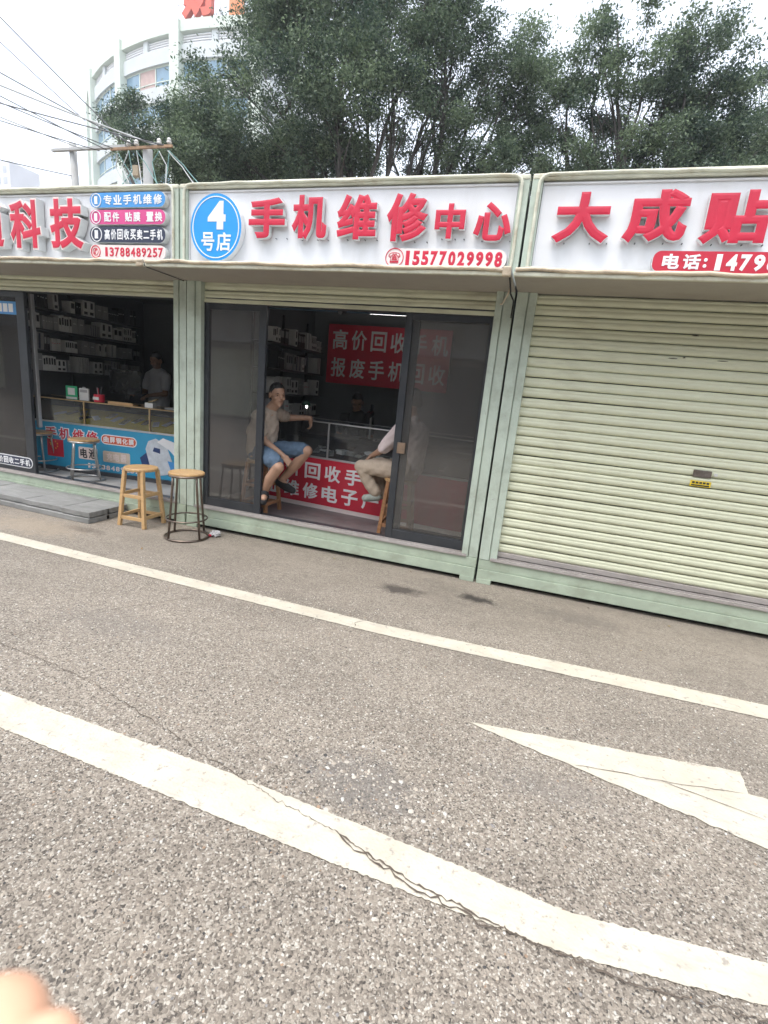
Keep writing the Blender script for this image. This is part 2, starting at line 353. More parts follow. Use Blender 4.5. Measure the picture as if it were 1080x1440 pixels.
# loose-looking pebbles proud of the cement, near part of the paving
def pebbles(name, n, region, smin, smax, dens, seed, bright):
    rg = np.random.default_rng(seed); x0, x1, y0, y1 = region
    p = np.c_[rg.uniform(x0, x1, n), rg.uniform(y0, y1, n)]
    keep = rg.random(n) < dens(p[:,0], p[:,1]); p = p[keep]; n = len(p)
    k = 6; s = smin+(smax-smin)*rg.random(n)**2.2; asp = rg.uniform(0.55, 1.0, n); rot = rg.uniform(0, np.pi, n)
    h = s*rg.uniform(0.12, 0.30, n); h = np.minimum(h, 0.0034)
    t = np.arange(k)*2*np.pi/k
    V = np.zeros((n, 2*k+1, 3))
    for ring, (rr, zz) in enumerate(((1.0, -0.15), (0.72, 0.75))):
        jit = rg.uniform(0.8, 1.15, (n, k)); a = rr*jit*np.cos(t)*s[:,None]/2; b = rr*jit*np.sin(t)*(s*asp)[:,None]/2
        V[:, ring*k:(ring+1)*k, 0] = p[:,0,None]+a*np.cos(rot)[:,None]-b*np.sin(rot)[:,None]
        V[:, ring*k:(ring+1)*k, 1] = p[:,1,None]+a*np.sin(rot)[:,None]+b*np.cos(rot)[:,None]
        V[:, ring*k:(ring+1)*k, 2] = (h*zz)[:,None]
    V[:, 2*k, :2] = p; V[:, 2*k, 2] = h
    F = []
    for j in range(k): F += [(j, (j+1) % k, k+(j+1) % k), (j, k+(j+1) % k, k+j), (k+j, k+(j+1) % k, 2*k)]
    F = np.array(F); nf = len(F)
    idx = (F[None]+(np.arange(n)*(2*k+1))[:,None,None]).reshape(-1)
    me = bpy.data.meshes.new(name); me.vertices.add(n*(2*k+1)); me.vertices.foreach_set('co', V.reshape(-1))
    me.loops.add(len(idx)); me.loops.foreach_set('vertex_index', idx.astype(np.int32))
    me.polygons.add(n*nf); me.polygons.foreach_set('loop_start', np.arange(n*nf, dtype=np.int32)*3); me.polygons.foreach_set('use_smooth', np.ones(n*nf, bool))
    pal = np.array([(0.29,0.25,0.21),(0.36,0.312,0.265),(0.43,0.38,0.325),(0.20,0.17,0.145),(0.53,0.485,0.43),(0.60,0.585,0.555),(0.06,0.058,0.058),(0.33,0.23,0.16),(0.27,0.26,0.26)])
    w = np.array([0.24,0.24,0.18,0.12,0.10,0.05,0.03,0.015,0.025]) if not bright else np.array([0.14,0.16,0.20,0.06,0.20,0.14,0.05,0.03,0.02])
    ci = rg.choice(len(pal), n, p=w/w.sum()); colr = pal[ci]*rg.uniform(0.85, 1.12, (n, 1))*np.array([0.90, 0.89, 0.845])
    ca = me.color_attributes.new('col', 'FLOAT_COLOR', 'POINT')
    ca.data.foreach_set('color', np.repeat(np.c_[colr, np.ones(n)], 2*k+1, axis=0).reshape(-1).astype(np.float32))
    me.update(); me.validate()
    return me
def stone_mat():
    m = bpy.data.materials.new('pebble_stone'); m.use_nodes = True; N = m.node_tree.nodes; L = m.node_tree.links; b = N['Principled BSDF']
    a = N.new('ShaderNodeAttribute'); a.attribute_name = 'col'
    rr = ramp(N, [(0.3, g(0.8)), (0.7, g(1.1))]); L.new(noise(N, L, 140, 3), rr.inputs[0])
    L.new(mixc(N, L, 1.0, a.outputs['Color'], rr.outputs[0], 'MULTIPLY'), b.inputs['Base Color']); b.inputs['Roughness'].default_value = 0.7
    return m
STM = stone_mat()
def dens1(x, y):
    d = np.clip(1.15-(y-0.8)/3.0, 0.05, 1.0); blot = 0.5+0.5*np.sin(x*2.1+1.3*np.sin(y*2.7))*np.sin(y*1.9+x*0.6)
    return d*(0.55+0.45*blot)
o = link('paving_pebbles', pebbles('paving_pebbles', 120000, (-3.2, 1.9, 0.75, 3.4), 0.004, 0.0135, dens1, 3, False), STM)
tag(o, 'small mixed pebbles bedded in the worn paving', 'pebbles', kind='stuff')
def dens2(x, y):
    r = np.hypot((x+0.52)/0.45, (y-1.70)/0.30); r2 = np.hypot((x+0.1)/0.5, (y-1.62)/0.12); return np.maximum(0.6*np.clip(1.1-r, 0, 1), 0.35*np.clip(1.1-r2, 0, 1))
o = link('bright_pebbles', pebbles('bright_pebbles', 2600, (-1.2, 0.6, 1.4, 2.1), 0.009, 0.028, dens2, 5, True), STM)
tag(o, 'larger pale pebbles exposed in a dark worn patch of paving', 'pebbles', kind='stuff')

# painted markings
def paint_mat():
    m = bpy.data.materials.new('road_paint'); m.use_nodes = True; N = m.node_tree.nodes; L = m.node_tree.links; b = N['Principled BSDF']
    tc = N.new('ShaderNodeTexCoord'); P = tc.outputs['Object']
    c1 = ramp(N, [(0.3, (0.45, 0.405, 0.32)), (0.7, (0.57, 0.53, 0.435))]); L.new(noise(N, L, 5, 6, 0.65, vec=P), c1.inputs[0])
    wear = ramp(N, [(0.565, g(0)), (0.64, g(0.85))]); L.new(noise(N, L, 26, 8, 0.75, vec=P), wear.inputs[0])
    far = N.new('ShaderNodeSeparateXYZ'); L.new(P, far.inputs[0])
    scuff = ramp(N, [(0.54, g(0)), (0.66, g(0.6))]); L.new(noise(N, L, 5, 6, 0.7, vec=P, stretch=(1, 5, 1)), scuff.inputs[0])
    c = mixc(N, L, wear.outputs[0], c1.outputs[0], (0.26, 0.23, 0.20)); c = mixc(N, L, scuff.outputs[0], c, (0.36, 0.325, 0.28))
    L.new(c, b.inputs['Base Color']); b.inputs['Roughness'].default_value = 0.6
    bp = N.new('ShaderNodeBump'); bp.inputs['Strength'].default_value = 0.35; bp.inputs['Distance'].default_value = 0.004
    v = N.new('ShaderNodeTexVoronoi'); v.inputs['Scale'].default_value = 80; L.new(P, v.inputs['Vector']); L.new(v.outputs[0], bp.inputs['Height']); L.new(bp.outputs[0], b.inputs['Normal'])
    return m
PAINT = paint_mat()
def strip(name, label, top, bot, z=0.0045, step=0.012, jit=0.0016, seed=1):
    """painted band between two polylines given as functions of x"""
    rg = random.Random(seed); x0, x1 = top[0][0], top[-1][0]; n = int((x1-x0)/step)
    tx, ty = zip(*top); bx, by = zip(*bot); mb = MB(); vs = []
    for i in range(n+1):
        x = x0+(x1-x0)*i/n; a = np.interp(x, tx, ty)+rg.gauss(0, jit); b = np.interp(x, bx, by)+rg.gauss(0, jit)
        vs += [(x, b, z), (x, a, z)]
    mb.add(vs, [(2*i, 2*i+2, 2*i+3, 2*i+1) for i in range(n)])
    return tag(build(name, mb, PAINT, origin=(0, 0, 0)), label, 'road marking', kind='structure')
strip('painted_line', 'narrow worn cream line painted along the kiosks', [(-16, 3.20), (-4.6, 3.195), (-0.85, 3.125), (1.6, 3.24), (14, 3.7)], [(-16, 3.05), (-4.6, 3.055), (-0.85, 2.985), (1.6, 3.075), (14, 3.5)], seed=2)
strip('painted_line', 'broad cracked cream line painted across the near paving', [(-14, 1.62), (-2.31, 1.535), (-0.99, 1.525), (-0.33, 1.495), (0.33, 1.45), (0.92, 1.52), (1.6, 1.66), (6, 2.6)], [(-14, 1.36), (-2.09, 1.352), (-0.85, 1.322), (-0.27, 1.315), (0.33, 1.312), (0.88, 1.385), (1.6, 1.49), (6, 2.4)], jit=0.002, seed=4)
def poly_paint(name, label, poly, seed):
    rg = random.Random(seed); P = []
    for i in range(len(poly)):
        a, b = poly[i], poly[(i+1) % len(poly)]; d = math.hypot(b[0]-a[0], b[1]-a[1]); k = max(1, int(d/0.03))
        for j in range(k):
            t = j/k; e = 0.003 if j else 0; P.append((a[0]+(b[0]-a[0])*t+rg.gauss(0, e), a[1]+(b[1]-a[1])*t+rg.gauss(0, e)))
    mb = MB(); mb.add([(x, y, 0.0045) for x, y in P], [tuple(range(len(P)))])
    return tag(build(name, mb, PAINT, origin=(0, 0, 0)), label, 'road marking', kind='structure')
poly_paint('painted_arrow', 'cream arrow painted on the paving between the two lines', [(-0.14, 2.30), (1.06, 2.03), (1.20, 1.999), (1.17, 2.155), (3.4, 2.16), (3.4, 2.37), (1.134, 2.335), (1.150, 2.486)], 9)

CRACKM = mat('crack_dirt', (0.11, 0.086, 0.066), 0.95, 0.4, 40)
def crack(pts, w0, w1, z, seed, sub=14, rough=0.012):
    rg = random.Random(seed); P = []
    for (a, b) in zip(pts[:-1], pts[1:]):
        for j in range(sub):
            t = j/sub; P.append((a[0]+(b[0]-a[0])*t+rg.gauss(0, rough*0.4), a[1]+(b[1]-a[1])*t+rg.gauss(0, rough)))
    P.append(pts[-1]); vs = []
    for i, (x, y) in enumerate(P):
        w = rg.uniform(w0, w1)*(0.3 if i in (0, len(P)-1) else 1); vs += [(x, y-w/2, z), (x+rg.gauss(0, .002), y+w/2, z)]
    mb = MB(); mb.add(vs, [(2*i, 2*i+2, 2*i+3, 2*i+1) for i in range(len(P)-1)])
    return tag(build('pavement_crack', mb, CRACKM, origin=(0, 0, 0)), 'dark jagged crack running through the paving', 'crack', kind='structure')
main = [(-3.4, 1.86), (-2.75, 1.842), (-2.38, 1.82), (-2.0, 1.774), (-1.44, 1.637), (-0.99, 1.53), (-0.75, 1.475), (-0.5, 1.436), (-0.23, 1.365), (0.115, 1.315), (0.243, 1.305), (0.52, 1.297), (0.85, 1.335), (1.5, 1.38)]
crack(main[:6], 0.0015, 0.0045, 0.0039, 1, sub=20, rough=0.005); crack(main[5:8], 0.001, 0.004, 0.0075, 2, sub=20, rough=0.004); crack(main[7:11], 0.002, 0.009, 0.0075, 3, sub=22, rough=0.0035); crack(main[10:], 0.002, 0.008, 0.0075, 4, sub=22, rough=0.004)
crack([(-0.48, 1.415), (-0.2, 1.335), (0.12, 1.30)], 0.003, 0.01, 0.0079, 8, rough=0.006)
crack([(-2.77, 1.85), (-2.71, 2.06), (-2.64, 2.36), (-2.26, 2.87)], 0.003, 0.006, 0.0039, 5, rough=0.006)
crack([(0.39, 2.199), (0.764, 2.253), (1.127, 2.331)], 0.002, 0.004, 0.0075, 6, sub=8, rough=0.003); crack([(0.764, 2.253), (1.145, 2.186)], 0.002, 0.004, 0.0079, 7, sub=8, rough=0.003)
crack([(-1.02, 3.0), (-1.04, 3.06), (-0.99, 3.13)], 0.006, 0.012, 0.0075, 9, sub=4, rough=0.004)

# ------------------------------------------------------------------ kiosks
YF = 4.364                      # plane of posts and plinth
MOD = 3.139; X1 = -0.371; X0 = X1-MOD; XL = X0-MOD; X2 = X1+MOD
ZS, ZD, ZSO, ZT = 0.245, 2.285, 2.47, 3.285    # sill, head of opening, ledge underside, top of fascia
YL, YP, YB = 3.83, 4.30, 7.15   # ledge front, sign panel, back wall
# shutter slat profile (y,z) extruded along x
def slat_mesh(x0, x1, h=0.0768):
    prof = [(0.010, 0.0), (-0.004, 0.003), (-0.013, 0.016), (-0.0155, 0.032), (-0.0125, 0.044), (-0.0095, 0.048), (-0.0125, 0.053), (-0.012, 0.064), (-0.005, 0.0735), (0.010, h-0.0003)]
    mb = MB(); n = len(prof); vs = []
    segs = 14
    for i in range(segs+1):
        x = x0+(x1-x0)*i/segs
        for (y, z) in prof: vs.append((x, y+0.0016*math.sin(i*1.7), z))
    mb.add(vs, [(i*n+j, (i+1)*n+j, (i+1)*n+j+1, i*n+j+1) for i in range(segs) for j in range(n-1)])
    return mb
def kiosk(xa, xb, label, door_z, full_shutter=False, pl=(0.155, 0.142), wall=WALLIN, floor=FLOORIN, ceil=WALLIN):
    gp = 0.009; xa += gp; xb -= gp
    k = thing('phone_kiosk', ((xa+xb)/2, YF, 0), label, 'kiosk', 'row of pale green roller shutter kiosks')
    # plinth: upper and lower step, feet at the ends, black strip painted as the shade under it
    p = MB(); p.box(xa, xb, YF, YF+0.10, 0.135, ZS-0.022); p.box(xa+0.002, xb-0.002, YF-0.012, YF+0.098, 0.042, 0.132)
    build('plinth', p, MINT_LOW, k, 0.003)
    for a in (xa+0.003, xb-0.133): build('foot', MB().box(a, a+0.13, YF-0.016, YF+0.09, 0.0, 0.0435), MINT_LOW, k, 0.003)
    build('painted_gap_shade', MB().box(xa+0.14, xb-0.14, YF+0.07, YF+0.09, 0.0, 0.045), BLACKGAP, k)
    sill = MB().box(xa+0.10, xb-0.10, YF-0.014, YF+0.14, ZS-0.022, ZS-0.004); sill.box(xa+0.10, xb-0.10, YF-0.006, YF+0.006, ZS-0.004, ZS+0.004); sill.box(xa+0.10, xb-0.10, YF+0.05, YF+0.06, ZS-0.004, ZS+0.006)
    build('sill', sill, SILL, k, 0.002)
    for (a, b, s) in ((xa, xa+pl[0], 1), (xb-pl[1], xb, -1)):
        q = MB(); w = b-a
        # folded sheet post: two flat faces with a groove between
        gx = a+w*0.58 if s > 0 else a+w*0.42
        q.box(a, gx-0.004, YF-0.004, YF+0.09, ZS-0.0215 if False else 0.226, ZSO); q.box(gx+0.004, b, YF+0.006 if s > 0 else YF+0.006, YF+0.09, 0.226, ZSO); q.box(gx-0.0045, gx+0.0045, YF+0.02, YF+0.088, 0.226, ZSO)
        post = build('post', q, MINT, k, 0.002)
        for zz in (0.78, 1.5): build('rivet', MB().tube([(a+w*0.3, YF-0.007, zz), (a+w*0.3, YF-0.002, zz)], 0.0045, 8), SILL, post)
    # ledge (canopy) with stained lip and cable ducts
    led = MB().box(xa, xb, YL, YF+0.05, ZSO, ZSO+0.012); build('ledge_soffit', led, SOFFIT, k)
    lip = MB(); lip.box(xa, xb, YL-0.012, YL+0.02, ZSO-0.006, ZSO+0.022); build('ledge_lip', lip, CREAMTRIM, k, 0.006)
    n = 26; pts = [(xa+0.01+(xb-xa-0.02)*i/n, YL-0.016+random.gauss(0, 0.0015), ZSO+0.034+random.gauss(0, 0.0035)+0.004*math.sin(i*0.9)) for i in range(n+1)]
    build('cable_duct', MB().tube(pts, 0.014, 8), RUSTTRIM, k, smooth=True)
    build('ledge_top', MB().box(xa, xb, YL+0.0, YP, ZSO+0.014, ZSO+0.04), ROOFM, k)
    # fascia
    sb = build('sign_board', MB().box(xa+0.08, xb-0.08, YP, YP+0.03, ZSO+0.04, ZT-0.06), SIGNWHITE, k)
    for a in (xa, xb-0.078): build('fascia_post', MB().box(a, a+0.078, YP-0.035, YP+0.05, ZSO+0.041, ZT-0.05), MINT, k, 0.004)
    n = 24; c = (xa+xb)/2; hw = (xb-xa)/2
    def arch(x): return 0.012*(1-((x-c)/hw)**4)
    top = MB(); xs = [xa+(xb-xa)*i/n for i in range(n+1)]
    top.prism_y([(x, ZT-0.055) for x in xs]+[(x, ZT-0.004+arch(x)-0.012) for x in reversed(xs)], YP-0.04, YP+0.06)
    build('fascia_top_rail', top, CREAMTRIM, k, 0.01)
    def frame_path(dx, dz):
        P = [(xa+dx+0.002, ZSO+0.05)]; r = 0.07
        P += [(xa+dx+random.gauss(0,.001), z) for z in np.linspace(ZSO+0.15, ZT-dz-r, 6)]
        P += [(xa+dx+r*(1-math.cos(t)), ZT-dz-r+r*math.sin(t)) for t in np.linspace(0.3, math.pi/2, 5)]
        P += [(x, ZT-dz+random.gauss(0, 0.0025)) for x in np.linspace(xa+dx+r+0.1, xb-dx-r-0.1, 16)]
        P += [(xb-dx-r*(1-math.cos(t)), ZT-dz-r+r*math.sin(t)) for t in np.linspace(math.pi/2, 0.3, 5)]
        P += [(xb-dx+random.gauss(0,.001), z) for z in np.linspace(ZT-dz-r, ZSO+0.15, 6)]+[(xb-dx-0.002, ZSO+0.05)]
        return P
    build('cable_duct', MB().tube([(x, YP-0.045, z) for x, z in frame_path(0.052, 0.026)], 0.0125, 8), CREAMTRIM, k, smooth=True)
    inn = MB(); a, b, zt = xa+0.085, xb-0.085, ZT-0.075
    inn.tube([(a, YP-0.008, ZSO+0.05), (a, YP-0.008, zt), (b, YP-0.008, zt), (b, YP-0.008, ZSO+0.05)], 0.008, 6)
    build('panel_bead', inn, SIGNWHITE, k)
    # shell
    build('roof', MB().box(xa, xb, YP+0.062, YB+0.05, ZT-0.16, ZT-0.10), ROOFM, k)
    build('ceiling', MB().box(xa+0.04, xb-0.04, YF+0.22, YB, 2.66, 2.70), ceil, k)
    sw = MB()
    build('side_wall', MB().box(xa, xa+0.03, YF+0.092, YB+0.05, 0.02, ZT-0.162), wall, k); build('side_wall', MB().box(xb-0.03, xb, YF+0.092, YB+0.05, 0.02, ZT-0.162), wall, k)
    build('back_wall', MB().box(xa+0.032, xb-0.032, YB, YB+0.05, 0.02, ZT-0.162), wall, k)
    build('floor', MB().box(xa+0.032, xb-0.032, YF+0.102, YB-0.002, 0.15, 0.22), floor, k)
    # roller shutter with single slats
    sx0, sx1 = xa+pl[0]-0.02, xb-pl[1]+0.02
    zlow = (ZS+0.012) if full_shutter else door_z
    sh = build('roller_shutter', MB().box(sx0, sx1, YF+0.055, YF+0.085, zlow, zlow+(0.045 if full_shutter else 0.035)), SILL if full_shutter else SHUT, k, 0.004)
    me = mesh_of(slat_mesh(sx0+0.01-(xa+xb)/2, sx1-0.01-(xa+xb)/2), 'slat', smooth=False); me.polygons.foreach_set('use_smooth', [True]*len(me.polygons)); me.materials.append(SHUT)
    z = zlow+(0.046 if full_shutter else 0.036)
    while z < ZSO-0.02:
        s = bpy.data.objects.new('slat', me); COL.objects.link(s); s.parent = sh; s.location = (random.gauss(0, .001), 0.075+random.gauss(0, 0.0018), z); s.rotation_euler = (random.gauss(0, 0.035), random.gauss(0, 0.0014), 0); z += 0.0805
    build('shutter_box', MB().box(sx0, sx1, YF+0.09, YF+0.20, ZSO-0.10, 2.66), SOFFIT, k)
    return k, sb
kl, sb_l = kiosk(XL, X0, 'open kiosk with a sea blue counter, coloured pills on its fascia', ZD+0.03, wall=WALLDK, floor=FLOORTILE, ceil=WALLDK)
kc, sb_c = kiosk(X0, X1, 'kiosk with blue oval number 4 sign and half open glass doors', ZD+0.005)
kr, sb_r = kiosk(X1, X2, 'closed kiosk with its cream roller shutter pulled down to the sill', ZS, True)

# ---- fascia lettering
YT = 4.235
def letters(sb, data, bold=0.045, depth=0.05):
    for ch, bx in data: build('letter', glyph_mb(ch, bx, YT, depth, bold, chamfer=0.002), [LETRED, LETSIDE], sb)
def pins(sb, data):
    for ch, (x0, x1, z0, z1) in data:
        for x in (x0+(x1-x0)*0.25, x0+(x1-x0)*0.7, x1): build('stand_off', MB().tube([(x, YT+0.045, z0+0.01), (x, YP+0.002, z0+0.01)], 0.004, 6), DARKP, sb)
D4 = [('手', (-2.753,-2.395,2.813,3.133)), ('机', (-2.327,-2.000,2.804,3.148)), ('维', (-1.909,-1.557,2.807,3.146)), ('修', (-1.471,-1.127,2.794,3.149)), ('中', (-1.066,-0.828,2.817,3.069)), ('心', (-0.756,-0.469,2.804,3.075))]
D3 = [('大', (-0.169,0.228,2.794,3.131)), ('成', (0.316,0.724,2.798,3.140)), ('贴', (0.805,1.216,2.793,3.127))]
D1 = [('通', (-6.112,-5.658,2.690,3.114)), ('科', (-5.556,-5.147,2.696,3.141)), ('技', (-5.014,-4.592,2.696,3.146))]
letters(sb_c, D4, 0.040); letters(sb_r, D3, 0.045); pins(sb_c, D4); pins(sb_r, D3)
for ch, bx in D1:      # pale outlined letters with deep sides
    e = 0.016; x0, x1, z0, z1 = bx
    build('letter_outline', glyph_mb(ch, (x0-e, x1+e, z0-e, z1+e), YT-0.03, 0.085, 0.058, chamfer=0.002), [PALEP, LETSIDE], sb_l)
    build('letter', glyph_mb(ch, bx, YT-0.034, 0.004, 0.034, chamfer=0.001), [LETRED, LETRED], sb_l)
# oval sign
cx, cz, rx, rz = -3.092, 2.897, 0.268, 0.278
build('oval_plate', ellipse(cx, cz, rx, rz, YT, YP-0.002), [BLUEP, WHITEP], sb_c)
build('oval_ring', ring_xz(cx, cz, rx-0.022, rz-0.022, 0.008, YT-0.003, YT+0.002), WHITEP, sb_c)
build('letter', glyph_mb('4', (-3.174,-2.987,2.880,3.112), YT-0.004, 0.003, 0.055), [WHITEP, WHITEP], sb_c)
build('letter', glyph_mb('号', (-3.240,-3.103,2.700,2.857), YT-0.004, 0.003, 0.022), [WHITEP, WHITEP], sb_c)
build('letter', glyph_mb('店', (-3.080,-2.930,2.700,2.857), YT-0.004, 0.003, 0.022), [WHITEP, WHITEP], sb_c)
# phone number plate of kiosk 4
build('number_plate', pill(-1.459, -0.473, 2.606, 2.748, YT+0.02, YP-0.002), [mat('plate_cream', (0.80, 0.72, 0.68), 0.4, 0.04), LETSIDE], sb_c)
build('icon_ring', ring_xz(-1.38, 2.677, 0.078, 0.074, 0.006, YT+0.015, YT+0.022), LETRED, sb_c)
build('phone_icon', glyph_mb('☎', (-1.432,-1.330,2.635,2.718), YT+0.017, 0.003, 0.012), [LETRED, LETRED], sb_c)
text_line('15577029998', -1.305, -0.498, 2.622, 2.732, YT+0.017, 0.003, [LETRED, LETRED], sb_c, 0.05, digits=True)
# pills of the left kiosk
for (x0, x1, z0, z1, m, txt, tm, tx0) in ((-4.526,-3.640,3.072,3.200, BLUE2, '专业手机维修', WHITEP, -4.375), (-4.534,-3.640,2.925,3.051, PINKP, '配件 贴膜 置换', WHITEP, -4.375), (-4.543,-3.640,2.765,2.905, NAVYP, '高价回收买卖二手机', WHITEP, -4.375), (-4.552,-3.640,2.618,2.742, PALEP, '13788489257', LETRED, -4.385)):
    pl_ = build('info_plate', pill(x0, x1, z0, z1, YT+0.0, YP-0.002), [m, LETSIDE], sb_l); h = z1-z0
    build('icon_ring', ring_xz(x0+h*0.62, (z0+z1)/2, h*0.47, h*0.47, 0.007, YT-0.005, YT+0.002), WHITEP if tm is WHITEP else LETRED, sb_l)
    icx, icz = x0+h*0.60, (z0+z1)/2
    if tm is WHITEP: build('icon', MB().box(icx-h*0.14, icx+h*0.14, YT-0.005, YT+0.001, icz-h*0.26, icz+h*0.26), WHITEP, sb_l)
    else: build('icon', glyph_mb('✆', (icx-h*0.28, icx+h*0.28, icz-h*0.28, icz+h*0.28), YT-0.004, 0.003, 0.02), [LETRED, LETRED], sb_l)
    text_line(txt, tx0+0.01, x1-0.025, z0+h*0.17, z1-h*0.17, YT-0.004, 0.003, [tm, tm], sb_l, 0.026, digits=txt[0].isdigit())
# red pill of the right kiosk
build('number_plate', pill(0.552, 2.35, 2.613, 2.748, YT, YP-0.002, r=0.05), [REDPILL, LETSIDE], sb_r)
text_line('电话', 0.605, 0.865, 2.630, 2.728, YT-0.004, 0.003, [WHITEP, WHITEP], sb_r, 0.035)
text_line(':147962', 0.845, 1.41, 2.626, 2.730, YT-0.004, 0.003, [WHITEP, WHITEP], sb_r, 0.045, digits=True)
# lock plate and sticker on the shutter
sh_r = [c for c in kr.children if c.name.startswith('roller_shutter')][0]
build('lock_plate', MB().box(1.168, 1.295, YF+0.052, YF+0.062, 1.185, 1.24), mat('lock_brown', (0.10, 0.075, 0.06), 0.5, 0.4, 30, dirt=(0.3, 0.28, 0.25)), sh_r, 0.003)
stk = MB().box(1.162, 1.306, YF+0.054, YF+0.060, 1.112, 1.156); build('sticker', stk, YELP, sh_r)
for i in range(5): build('printed_mark', MB().box(1.175+i*0.025, 1.193+i*0.025, YF+0.0525, YF+0.055, 1.135, 1.150), DARKP, sh_r)
build('printed_mark', MB().box(1.172, 1.296, YF+0.0525, YF+0.055, 1.117, 1.127), DARKP, sh_r)
pr = MB(); pr.box(1.312, 1.335, YF+0.052, YF+0.058, 1.205, 1.228); build('sticker', pr, BOXW, sh_r)

for (px, py, w, h) in ((978, 472, .05, .008), (946, 504, .07, .007), (1016, 508, .08, .006), (962, 503, .02, .01), (944, 855, .02, .025)):
    p = at(px, py, YF+0.056); build('scuff', MB().prism_y([(p[0]-w*.5, p[2]-h*.2), (p[0]-w*.1, p[2]-h*.5), (p[0]+w*.4, p[2]-h*.3), (p[0]+w*.5, p[2]+h*.1), (p[0]+w*.1, p[2]+h*.5), (p[0]-w*.3, p[2]+h*.3)], YF+0.053, YF+0.059), mat('scuff_brown', (0.06, 0.05, 0.03), 0.8, 0.3, 40), sh_r)
# ---- sliding doors
def sliding_door(k, x0, x1, y, z0=0.247, z1=ZD, st=(0.10, 0.10), top=0.055, bot=0.085, frame=DOORFR):
    d = MB(); t = 0.02
    d.box(x0, x0+st[0], y-t, y+t, z0, z1); d.box(x1-st[1], x1, y-t, y+t, z0, z1)
    d.box(x0+st[0], x1-st[1], y-t+0.001, y+t-0.001, z1-top, z1-0.001); d.box(x0+st[0], x1-st[1], y-t+0.001, y+t-0.001, z0+0.001, z0+bot)
    dr = build('sliding_door', d, frame, k, 0.003)
    build('glass_pane', MB().box(x0+st[0]-0.004, x1-st[1]+0.004, y-0.003, y+0.003, z0+bot-0.004, z1-top+0.004), GLASS, dr)
    bead = MB(); bead.tube([(x0+st[0]+0.006, y-0.012, z0+bot+0.006), (x1-st[1]-0.006, y-0.012, z0+bot+0.006)], 0.005, 6); build('glazing_bead', bead, DOORFR, dr)
    return dr
YD1, YD2 = YF+0.085, YF+0.13
dl = sliding_door(kc, -3.335, -2.655, YD1, st=(0.04, 0.075))
drr = sliding_door(kc, -1.285, -0.50, YD1+0.004, st=(0.065, 0.05))
d2 = sliding_door(kc, -1.235, -0.515, YD2+0.004, st=(0.07, 0.05))
fr = MB(); fr.box(-3.358, -3.337, YF+0.06, YF+0.16, ZS+0.002, ZD+0.02); fr.box(-0.499, -0.486, YF+0.06, YF+0.16, ZS+0.002, ZD+0.02); fr.box(-3.336, -0.50, YD1-0.022, YF+0.16, ZD+0.001, ZD+0.055)
build('door_frame', fr, DOORFR, kc, 0.002)
build('floor_track', MB().box(-3.336, -0.50, YF+0.062, YF+0.155, ZS-0.003, ZS+0.0015), DOORFR, kc)
build('lock_plate', MB().box(-1.245, -1.17, YD1-0.03, YD1-0.014, 1.065, 1.165), mat('lock_tan', (0.22, 0.15, 0.10), 0.45, 0.3, 30), drr, 0.004)
# left kiosk: one leaf pushed to the far side
d1 = sliding_door(kl, -6.48, -5.735, YD1, st=(0.08, 0.125), z1=ZD+0.02)
build('door_sticker', MB().box(-6.30, -5.88, YD1-0.0055, YD1-0.0035, 2.06, 2.20), BLUE2, d1)
for i in range(3): build('printed_mark', MB().box(-6.16+i*0.085, -6.095+i*0.085, YD1-0.0075, YD1-0.0053, 2.085, 2.175), WHITEP, d1)
build('door_sticker', pill(-6.45, -5.77, 0.30, 0.43, YD1-0.0255, YD1-0.021), [WHITEP, WHITEP], d1); build('door_sticker', pill(-6.44, -5.78, 0.31, 0.42, YD1-0.0275, YD1-0.0245), [NAVYP, NAVYP], d1)
text_line('高价回收二手机', -6.42, -5.80, 0.325, 0.405, YD1-0.031, 0.003, [WHITEP, WHITEP], d1, 0.028)
fr = MB(); fr.box(XL+0.15, XL+0.17, YF+0.06, YF+0.16, ZS+0.002, ZD+0.04); fr.box(X0-0.168, X0-0.151, YF+0.06, YF+0.16, ZS+0.002, ZD+0.04); fr.box(XL+0.171, X0-0.169, YD1-0.022, YF+0.16, ZD+0.022, ZD+0.06)
build('door_frame', fr, DOORFR, kl, 0.002)
build('floor_track', MB().box(XL+0.171, X0-0.169, YF+0.062, YF+0.155, ZS-0.003, ZS+0.0015), DOORFR, kl)
build('inner_stile', MB().box(-5.79, -5.745, YF+0.16, YF+0.20, 0.8, ZD+0.02), ALU, kl, 0.003)
# sagging cable and bracket where the ledges meet
for (xg, nm) in ((X1, 0), (X0, 1)):
    kk = kc if nm == 0 else kl
    pts = [(xg-0.02, YL+0.06, ZSO-0.004), (xg-0.022, YL+0.2, ZSO-0.03-0.01*nm), (xg-0.028, YL+0.36, ZSO-0.05), (xg-0.012, YF-0.02, ZSO-0.07), (xg-0.0135, YF-0.015, ZSO-0.2)]
    if nm: pts = [(xg-0.01, YL+0.03, ZSO-0.004), (xg-0.011, YL+0.3, ZSO-0.006), (xg-0.009, YF-0.02, ZSO-0.01)]
    build('loose_cable', MB().tube(pts, 0.006-0.002*nm, 6), BLACKGAP, kk, smooth=True)
build('hook', MB().tube([(X1-0.035, YL+0.35, ZSO-0.002), (X1-0.05, YL+0.37, ZSO-0.06), (X1-0.085, YL+0.40, ZSO-0.12), (X1-0.1, YL+0.41, ZSO-0.118)], 0.006, 6), RUSTTRIM, kc, smooth=True)
build('joint_block', MB().box(X1-0.07, X1-0.01, YL-0.03, YL+0.012, ZSO-0.012, ZSO+0.055), RUSTTRIM, kc, 0.01)
build('joint_block', MB().box(X0-0.08, X0-0.012, YL-0.028, YL+0.012, ZSO-0.008, ZSO+0.05), RUSTTRIM, kl, 0.01)

